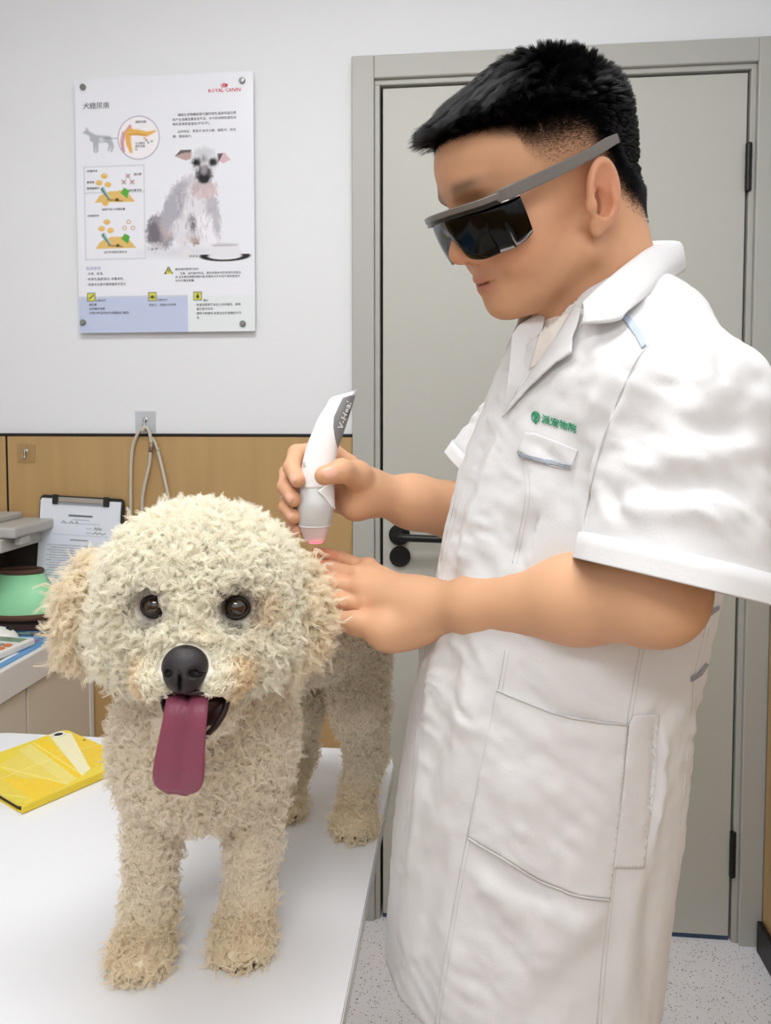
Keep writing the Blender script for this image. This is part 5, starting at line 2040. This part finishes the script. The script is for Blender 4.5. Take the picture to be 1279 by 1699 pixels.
def hem_band(c, n, f, up, w=.022, off=.0030):
    """turned-up hem running round a sleeve opening"""
    e1 = np.cross(n, [0, 0, 1.0])
    e1 /= np.linalg.norm(e1)
    e2 = np.cross(n, e1)
    rows_ = []
    for h_ in (-.0012, 0.0, w * .5, w):
        row = []
        for k in range(72):
            a_ = 2 * math.pi * k / 72
            dr = math.cos(a_) * e1 + math.sin(a_) * e2
            rr_ = np.linspace(.02, .13, 111)
            q = c - n * (h_ + .004) + dr * rr_[:, None]
            dd_ = f(q)
            r_ = rr_[np.argmax(dd_ > 0)] if (dd_ > 0).any() else .08
            i_ = max(1, int(np.argmax(dd_ > 0)))
            r_ = rr_[i_ - 1] + (rr_[i_] - rr_[i_ - 1]) * (-dd_[i_ - 1]) / (dd_[i_] - dd_[i_ - 1] + 1e-9)
            row.append(c - n * h_ + dr * (r_ + off + .0008 * math.sin(9 * a_)))
        rows_.append(row)
    V_ = np.array([q for r in rows_ for q in r])
    F_ = [(i * 72 + k, i * 72 + (k + 1) % 72, (i + 1) * 72 + (k + 1) % 72, (i + 1) * 72 + k) for i in range(3) for k in range(72)]
    o = mk('sleeve_hem', (V_, F_), m_coat, coat, smooth=True)
    sd_ = o.modifiers.new('thickness', 'SOLIDIFY')
    sd_.thickness = .0020
    sd_.offset = 0
    return o


hem_band(HEM_C, HEM_N, lambda p: rc(p, SH_L + np.array([-.002, .006, -.002]), HEM_C + (HEM_C - SH_L) * .15, .068, .083), 1)
hem_band(HEM_CR, HEM_NR, lambda p: rc(p, SH_R, HEM_CR + AXR * .2, .062, .058), 1, .018, .0025)
# undershirt triangle, lapels
bbv = BVHTree.FromPolygons(Vb.tolist(), Fb.tolist())


def shirt_dep(x, y):
    a_, b_ = hit(cbv, x, y, .9)[0][1], hit(bbv, x, y, .9)[0][1]
    return min(a_, b_) - .0015


decal('undershirt', polymesh([(900, 532), (930, 523), (966, 513), (968, 535), (925, 580), (877, 614)], 4), m_shirt, person, cbv, 0.0, .001, .74, dep_f=shirt_dep)
fold = [(957, 512), (930, 556), (900, 600), (868, 648), (838, 692)]


def lap_eps(x, y):
    fx = np.interp(y, [q[1] for q in fold], [q[0] for q in fold])
    return .0035 + .0045 * min(1, max(0, (x - fx) / 25))


decal('lapel', polymesh([(957, 508), (968, 520), (965, 540), (958, 566), (956, 590), (925, 612), (891, 639), (860, 668), (836, 694), (846, 678), (868, 646), (900, 598), (930, 554)], 5), m_coat, coat, cbv, thick=.0016, eps_f=lap_eps, Yd=.72)
yl = [hit(cbv, 838, 690)[0][1] - .004, hit(cbv, 858, 640)[0][1] - .004]
decal('lapel', polymesh([(907, 515), (884, 525), (862, 538), (849, 554), (846, 600), (840, 650), (836, 692), (858, 650), (877, 612), (896, 562)], 5), m_coat, coat, cbv, 0.0, .0016, .80, dep_f=lambda x, y: float(np.interp(y, [519, 560, 640, 692], [.800, .5 * .800 + .5 * yl[1], yl[1], yl[0]])))
# shirt collar: loft of three edges running round the neck, far front -> back -> near front
cin = [P(908, 520, .800), P(930, 505, .860), P(985, 470, .905), P(1040, 430, .900), P(1075, 416, .860), P(1060, 432, .790), P(1030, 452, .745), P(998, 478, .722), P(966, 512, .712)]
ctop = [P(904, 512, .800), P(925, 490, .875), P(985, 440, .925), P(1062, 405, .925), P(1122, 401, .860), P(1086, 409, .770), P(1048, 436, .728), P(1005, 470, .706), P(967, 503, .698)]
cmid = [P(885, 526, .812), P(905, 505, .895), P(985, 462, .948), P(1075, 424, .950), P(1133, 420, .868), P(1108, 440, .755), P(1064, 474, .706), P(1014, 502, .690), P(968, 520, .692)]
cout = [P(868, 545, .815), P(890, 530, .905), P(985, 490, .960), P(1085, 450, .962), P(1136, 446, .875), P(1096, 474, .738), P(1044, 514, .684), P(1023, 532, .678), P(966, 538, .690)]
n_u = 60
rows = [spline(r_, n_u) for r_ in (cin, ctop, cmid, cout)]
cg = np.stack([spline([rows[k][i] for k in range(4)], 14) for i in range(n_u)], 0)
col_o = mk('collar', (cg.reshape(-1, 3), grid_faces(n_u, 14)), m_coat, coat, smooth=True)
sd = col_o.modifiers.new('thickness', 'SOLIDIFY')
sd.thickness = .0022
sd.offset = 0

# piping, pockets, emblem
decal('shoulder_piping', polymesh([(1027, 521), (1034, 520), (1050, 532), (1064, 550), (1073, 574), (1065, 579), (1054, 558), (1040, 538)], 4), m_pipeb, coat, cbv, .0016, .001)
decal('chest_pocket', polymesh([(861, 748), (872, 718), (888, 719), (925, 733), (960, 747), (948, 780), (920, 776), (885, 764)], 5), m_coat, coat, cbv, .0022, .0018)
decal('pocket_piping', polymesh([(861, 749), (866, 752), (905, 764), (949, 771), (947, 778), (905, 771), (866, 758)], 4), m_pipe, coat, cbv, .0034, .001)
decal('shoulder_piping', polymesh([(852, 556), (862, 548), (884, 543), (886, 547), (866, 553), (854, 561)], 3), m_pipe, coat, cbv, .0016, .001, .9)
# embroidered emblem and name
th = np.linspace(0, 2 * math.pi, 25)[:-1]
ringp = [(890 + 5.6 * math.cos(a), 692 + 7.6 * math.sin(a)) for a in th] + [(890 + 7.0 * math.cos(a), 692 + 9.2 * math.sin(a)) for a in th]
decal('emblem_ring', (ringp, [(i, (i + 1) % 24, 24 + (i + 1) % 24, 24 + i) for i in range(24)]), m_green, coat, cbv, .0016, .0006)
decal('emblem_figure', join(polymesh([(886, 688), (889, 685), (893, 687), (894, 692), (890, 695), (892, 700), (890, 704), (887, 698), (888, 693)], 2)), m_green, coat, cbv, .0016, .0006)
al = math.radians(17)
ME = Matrix(((math.cos(al), math.sin(al) * 0 + .10, 0, 899), (math.sin(al), -1.02, 0, 700), (0, 0, 1, 0), (0, 0, 0, 1)))
decal('embroidered_name', text_mesh('派宠物院', 15.2, ME, bold=.10, res=2), m_green, coat, cbv, .0016, .0006, smooth=False)
# lower pocket
decal('hip_pocket', polymesh([(826, 1144), (870, 1163), (930, 1184), (1040, 1202), (1028, 1330), (1010, 1490), (960, 1484), (890, 1455), (830, 1418), (778, 1388), (795, 1290)], 9), m_coat, coat, cbv, .0026, .0022)
pbv = cbv
for nm, pts in (('pocket_hem', [(826, 1144), (870, 1163), (930, 1184), (1040, 1202)]), ('pocket_hem', [(778, 1388), (830, 1418), (890, 1455), (960, 1484), (1010, 1490)])):
    seamline(nm, pts, cbv, .0009, eps=.0032)
# seams with stitching
for pts in ([(838, 1078), (826, 1144), (795, 1290), (772, 1400), (750, 1520), (730, 1640), (722, 1699)],
            [(1062, 1070), (1050, 1140), (1040, 1202), (1026, 1340), (1010, 1490), (998, 1600), (990, 1699)],
            [(1170, 1040), (1152, 1120), (1146, 1190), (1138, 1280), (1128, 1370)],
            [(760, 812), (738, 900), (722, 980), (708, 1060), (700, 1130), (690, 1220), (672, 1380)],
            [(868, 765), (872, 820), (862, 880), (850, 935)]):
    seamline('seam', pts, cbv, .0006, eps=.0)
    seamline('stitching', [(x + 7, y) for x, y in pts], cbv, .0004, eps=-.0001)
seamline('hem_stitching', [(966, 912), (1040, 940), (1110, 962), (1190, 980), (1272, 990)], cbv, .0004, eps=0)
seamline('hem_stitching', [(968, 903), (1040, 930), (1110, 951), (1190, 969), (1272, 979)], cbv, .0004, eps=0)
seamline('armhole_seam', [(1076, 572), (1050, 610), (1015, 690), (990, 770), (972, 850), (962, 915)], cbv, .0008)
decal('side_slit_facing', polymesh([(1050, 1186), (1092, 1184), (1088, 1300), (1066, 1438), (1016, 1438), (1030, 1320), (1042, 1200)], 8), m_coat, coat, cbv, .0024, .0016)
decal('back_piping', polymesh([(1162, 1022), (1176, 1012), (1192, 1004), (1192, 1010), (1178, 1020), (1163, 1029)], 4), m_pipe, coat, cbv, .0016, .001)
decal('back_piping', polymesh([(1145, 1122), (1158, 1116), (1170, 1100), (1174, 1102), (1162, 1120), (1146, 1130)], 4), m_pipe, coat, cbv, .0016, .001)


# ================================================================== safety glasses
m_lens = bpy.data.materials.new('dark_lens')
m_lens.use_nodes = True
nt = m_lens.node_tree
nt.nodes.remove(nt.nodes['Principled BSDF'])


def lens_nodes(nt, tint, ior=1.5, rough=.10):
    tr = nt.nodes.new('ShaderNodeBsdfTransparent')
    tr.inputs[0].default_value = (*tint, 1)
    gl = nt.nodes.new('ShaderNodeBsdfGlossy')
    gl.inputs['Roughness'].default_value = rough
    fr = nt.nodes.new('ShaderNodeFresnel')
    fr.inputs[0].default_value = ior
    mx = nt.nodes.new('ShaderNodeMixShader')
    ml = nt.nodes.new('ShaderNodeMath')
    ml.operation = 'MULTIPLY'
    ml.inputs[1].default_value = .55
    nt.links.new(fr.outputs[0], ml.inputs[0])
    nt.links.new(ml.outputs[0], mx.inputs[0])
    nt.links.new(tr.outputs[0], mx.inputs[1])
    nt.links.new(gl.outputs[0], mx.inputs[2])
    nt.links.new(mx.outputs[0], nt.nodes['Material Output'].inputs[0])


lens_nodes(nt, (.02, .022, .02))
m_clearlens = bpy.data.materials.new('grey_side_lens')
m_clearlens.use_nodes = True
m_clearlens.node_tree.nodes.remove(m_clearlens.node_tree.nodes['Principled BSDF'])
lens_nodes(m_clearlens.node_tree, (.62, .65, .68))
m_gframe = mat('grey_glasses_frame', srgb(110, 105, 100), 0.35, spec=.5)
m_gdark = mat('dark_glasses_edge', srgb(26, 25, 24), 0.3)
gl_o = empty('safety_glasses', hw_((.06, 0, .01)), 'dark wraparound safety glasses with grey temples worn by the person', 'glasses')


def lens_patch(sts, nv=8, thick=.0018):
    """stations (f, l, u_top, u_bot) -> a curved sheet with thickness"""
    s_ = spline(sts, 4 * len(sts))
    n = len(s_)
    outer, inner = [], []
    tg = np.gradient(s_[:, :2], axis=0)
    nr = np.stack([tg[:, 1], -tg[:, 0]], 1)
    nr /= np.linalg.norm(nr, axis=1)[:, None]
    flip = np.sign((nr * (s_[:, :2] - np.array([.03, 0]))).sum(1))
    nr *= flip[:, None]
    for i in range(n):
        for j in range(nv):
            t = j / (nv - 1)
            u = s_[i, 2] * (1 - t) + s_[i, 3] * t
            bulge = .0022 * math.sin(math.pi * t)
            f, l = s_[i, :2] + nr[i] * bulge - np.array([.010 * t, 0]) * (1 if s_[i, 0] > .09 else .5)
            outer.append(hw_((f, l, u)))
            inner.append(hw_((f - nr[i, 0] * thick, l - nr[i, 1] * thick, u)))
    Fo = grid_faces(n, nv)
    m_ = n * nv
    Fa = [tuple(q) for q in Fo] + [tuple(m_ + q[::-1]) for q in Fo]
    for i in range(n - 1):
        Fa += [(i * nv, m_ + i * nv, m_ + (i + 1) * nv, (i + 1) * nv), (i * nv + nv - 1, (i + 1) * nv + nv - 1, m_ + (i + 1) * nv + nv - 1, m_ + i * nv + nv - 1)]
    return np.vstack([outer, inner]), Fa


half = [(.106, .0625, .0165, -.0300), (.1165, .045, .0170, -.0315), (.1235, .026, .0170, -.0270), (.1262, .012, .0170, -.0120), (.1270, 0, .0170, -.0060)]
mk('front_lens', lens_patch(half[:3] + [(.1256, .016, .0170, -.0160)]), m_lens, gl_o, smooth=True)
mk('front_lens', lens_patch([(.1256, .016, .0170, -.0160), (.1270, 0, .0170, -.0060), (.1256, -.016, .0170, -.0180), (.1235, -.026, .0170, -.0270), (.1165, -.045, .0170, -.0315), (.106, -.0625, .0165, -.0300)]), m_clearlens, gl_o, smooth=True, label='clear grey far lens')
side = [(.1058, .0630, .0150, -.0295), (.094, .0695, .0145, -.0290), (.080, .0745, .0150, -.0260), (.070, .0770, .0160, -.0200)]
mk('side_lens', lens_patch(side), m_lens, gl_o, smooth=True)
mk('side_lens', lens_patch([(f, -l, a, b) for f, l, a, b in side]), m_clearlens, gl_o, smooth=True, label='clear grey far side lens')


def bar(pts, w, h_, n=None):
    """rectangular bar; w across (outward), h_ along head-up"""
    c = spline(pts, n or 6 * len(pts))
    tg = np.gradient(c, axis=0)
    tg /= np.linalg.norm(tg, axis=1)[:, None]
    rings = []
    m_ = len(c)
    w, h_ = np.interp(np.linspace(0, 1, m_), np.linspace(0, 1, len(w)), w), np.interp(np.linspace(0, 1, m_), np.linspace(0, 1, len(h_)), h_)
    for i in range(m_):
        U = np.array([0, 0, 1.0])
        o_ = np.cross(tg[i], U)
        o_ /= np.linalg.norm(o_)
        up = np.cross(o_, tg[i])
        k = []
        for a, b in ((1, .75), (.75, 1), (-.75, 1), (-1, .75), (-1, -.75), (-.75, -1), (.75, -1), (1, -.75)):
            k.append(hw_(c[i] + o_ * a * w[i] / 2 + up * b * h_[i] / 2))
        rings.append(k)
    return rloft(rings)


brow = [(.088, .0745, .0205), (.105, .0655, .0195), (.1185, .045, .0200), (.1285, .0, .0205), (.1185, -.045, .0200), (.105, -.0655, .0195), (.088, -.0745, .0205)]
mk('brow_bar', bar(brow, [.006, .008, .009, .009, .009, .008, .006], [.0060] * 7, 50), m_gframe, gl_o)
mk('lens_top_edge', bar([(f + .0018, l, u - .0045) for f, l, u in brow], [.003] * 3, [.0045] * 3, 40), m_gdark, gl_o)
for s in (1, -1):
    mk('temple', bar([(.094, .0715 * s, .0195), (.080, .0785 * s, .0210), (.045, .0815 * s, .0245), (.0, .0825 * s, .0310), (-.026, .0815 * s, .0365), (-.040, .0800 * s, .0385)],
                     [.004, .004, .0034, .003, .003, .003], [.009, .0120, .0115, .0105, .0105, .0085], 40), m_gframe, gl_o)

# ================================================================== laser handpiece
m_white = mat('handpiece_white', srgb(238, 239, 241), 0.28, spec=.5)
m_silver = mat('handpiece_silver', srgb(206, 206, 206), 0.32, metal=.25)
m_glabel = mat('handpiece_grey', srgb(128, 128, 130), 0.35)
m_tip = mat('handpiece_tip', srgb(226, 214, 212), 0.35, trans=.25)
m_glow = mat('red_treatment_light', srgb(240, 90, 110), 0.4, emit=(1.0, .12, .2), estr=2.2)
m_txt = mat('white_print', srgb(245, 245, 245), 0.5)
dev = empty('laser_handpiece', DB, 'white laser handpiece with grey label held above the dog', 'handpiece')
PROF = [(646, 575, 592), (650, 556, 591), (655, 547, 589), (670, 540, 585), (692, 528, 578), (726, 514, 567), (748, 506, 560), (778, 500, 556), (804, 498.5, 554), (813, 496.5, 554), (831, 493.5, 555),
        (847, 493.5, 554), (862, 494, 551), (870, 495.5, 549), (883, 500, 545), (896, 506, 541)]


def dring(y, xl, xr, dep=.88):
    t = (y - 646) / 250
    Yd = .905 - .015 * t
    a, b = P(xl, y + 8 * max(0, (700 - y) / 54), Yd), P(xr, y, Yd)
    c, e = (a + b) / 2, (b - a) / 2
    w_ = np.linalg.norm(e)
    dv = np.array([0, 1.0, .1]) * max(w_ * dep, .009)
    k = []
    for i in range(32):
        an = 2 * math.pi * i / 32
        cx_, sx_ = math.cos(an), math.sin(an)
        k.append(c + e * np.sign(cx_) * abs(cx_) ** .72 + dv * np.sign(sx_) * abs(sx_) ** .80)
    return k


pr_ = spline(PROF, 90)
ys = pr_[:, 0]
mk('upper_shell', rloft([dring(*q) for q in pr_[ys <= 806]][::-1]), m_white, dev, smooth=True)
low = pr_[(ys >= 805) & (ys <= 870)]
mk('lower_housing', rloft([dring(y, a + .3, b - .3) for y, a, b in low][::-1]), m_silver, dev, smooth=True)
tipr = pr_[ys >= 868]
tip = mk('tip_cap', rloft([dring(y, a + .8, b - .8) for y, a, b in tipr][::-1]), m_tip, dev, smooth=True)
mk('joint_ring', rloft([dring(y, 495 - .4, 549 + .6) for y in (868.6, 869.8)][::-1]), m_white, dev, smooth=True)
mk('light_aperture', rloft([dring(y, 512, 536, .8) for y in (895, 899)][::-1]), m_glow, tip, smooth=True)
dbv = BVHTree.FromPolygons(*[(lambda VF: (np.array(VF[0]).tolist(), [list(map(int, f)) for f in VF[1]]))(rloft([dring(*q) for q in pr_]))][0])
decal('label_panel', polymesh([(589, 655), (578, 657), (569, 660), (562, 674), (554, 692), (553, 708), (556, 728), (560, 744), (566, 728), (573, 707), (581, 683)], 3), m_glabel, dev, dbv, .0006, .0004, .88)
an = math.atan2(-49, 17)
MTx = Matrix(((math.cos(an), -math.sin(an) * -1, 0, 567.5), (math.sin(an), math.cos(an) * -1, 0, 713), (0, 0, 1, 0), (0, 0, 0, 1)))
MTx = Matrix(((math.cos(an) * 1.5, math.sin(an), 0, 566.5), (math.sin(an) * 1.5, -math.cos(an), 0, 713.5), (0, 0, 1, 0), (0, 0, 0, 1)))
decal('label_text', text_mesh('V-Heal', 11.0, MTx, bold=.12, shear=.15, spacing=1.05, res=2), m_txt, dev, dbv, .0012, .0003, .88, smooth=False)
decal('shoulder_facet', polymesh([(527, 815), (540, 806), (554, 808), (555, 845), (550, 842), (540, 828)], 3), m_white, dev, dbv, .0008, .0006, .88)
decal('power_key', polymesh([(503, 768), (507, 766), (508, 774), (504, 776)], 2), m_silver, dev, dbv, .0006, .0005, .88)
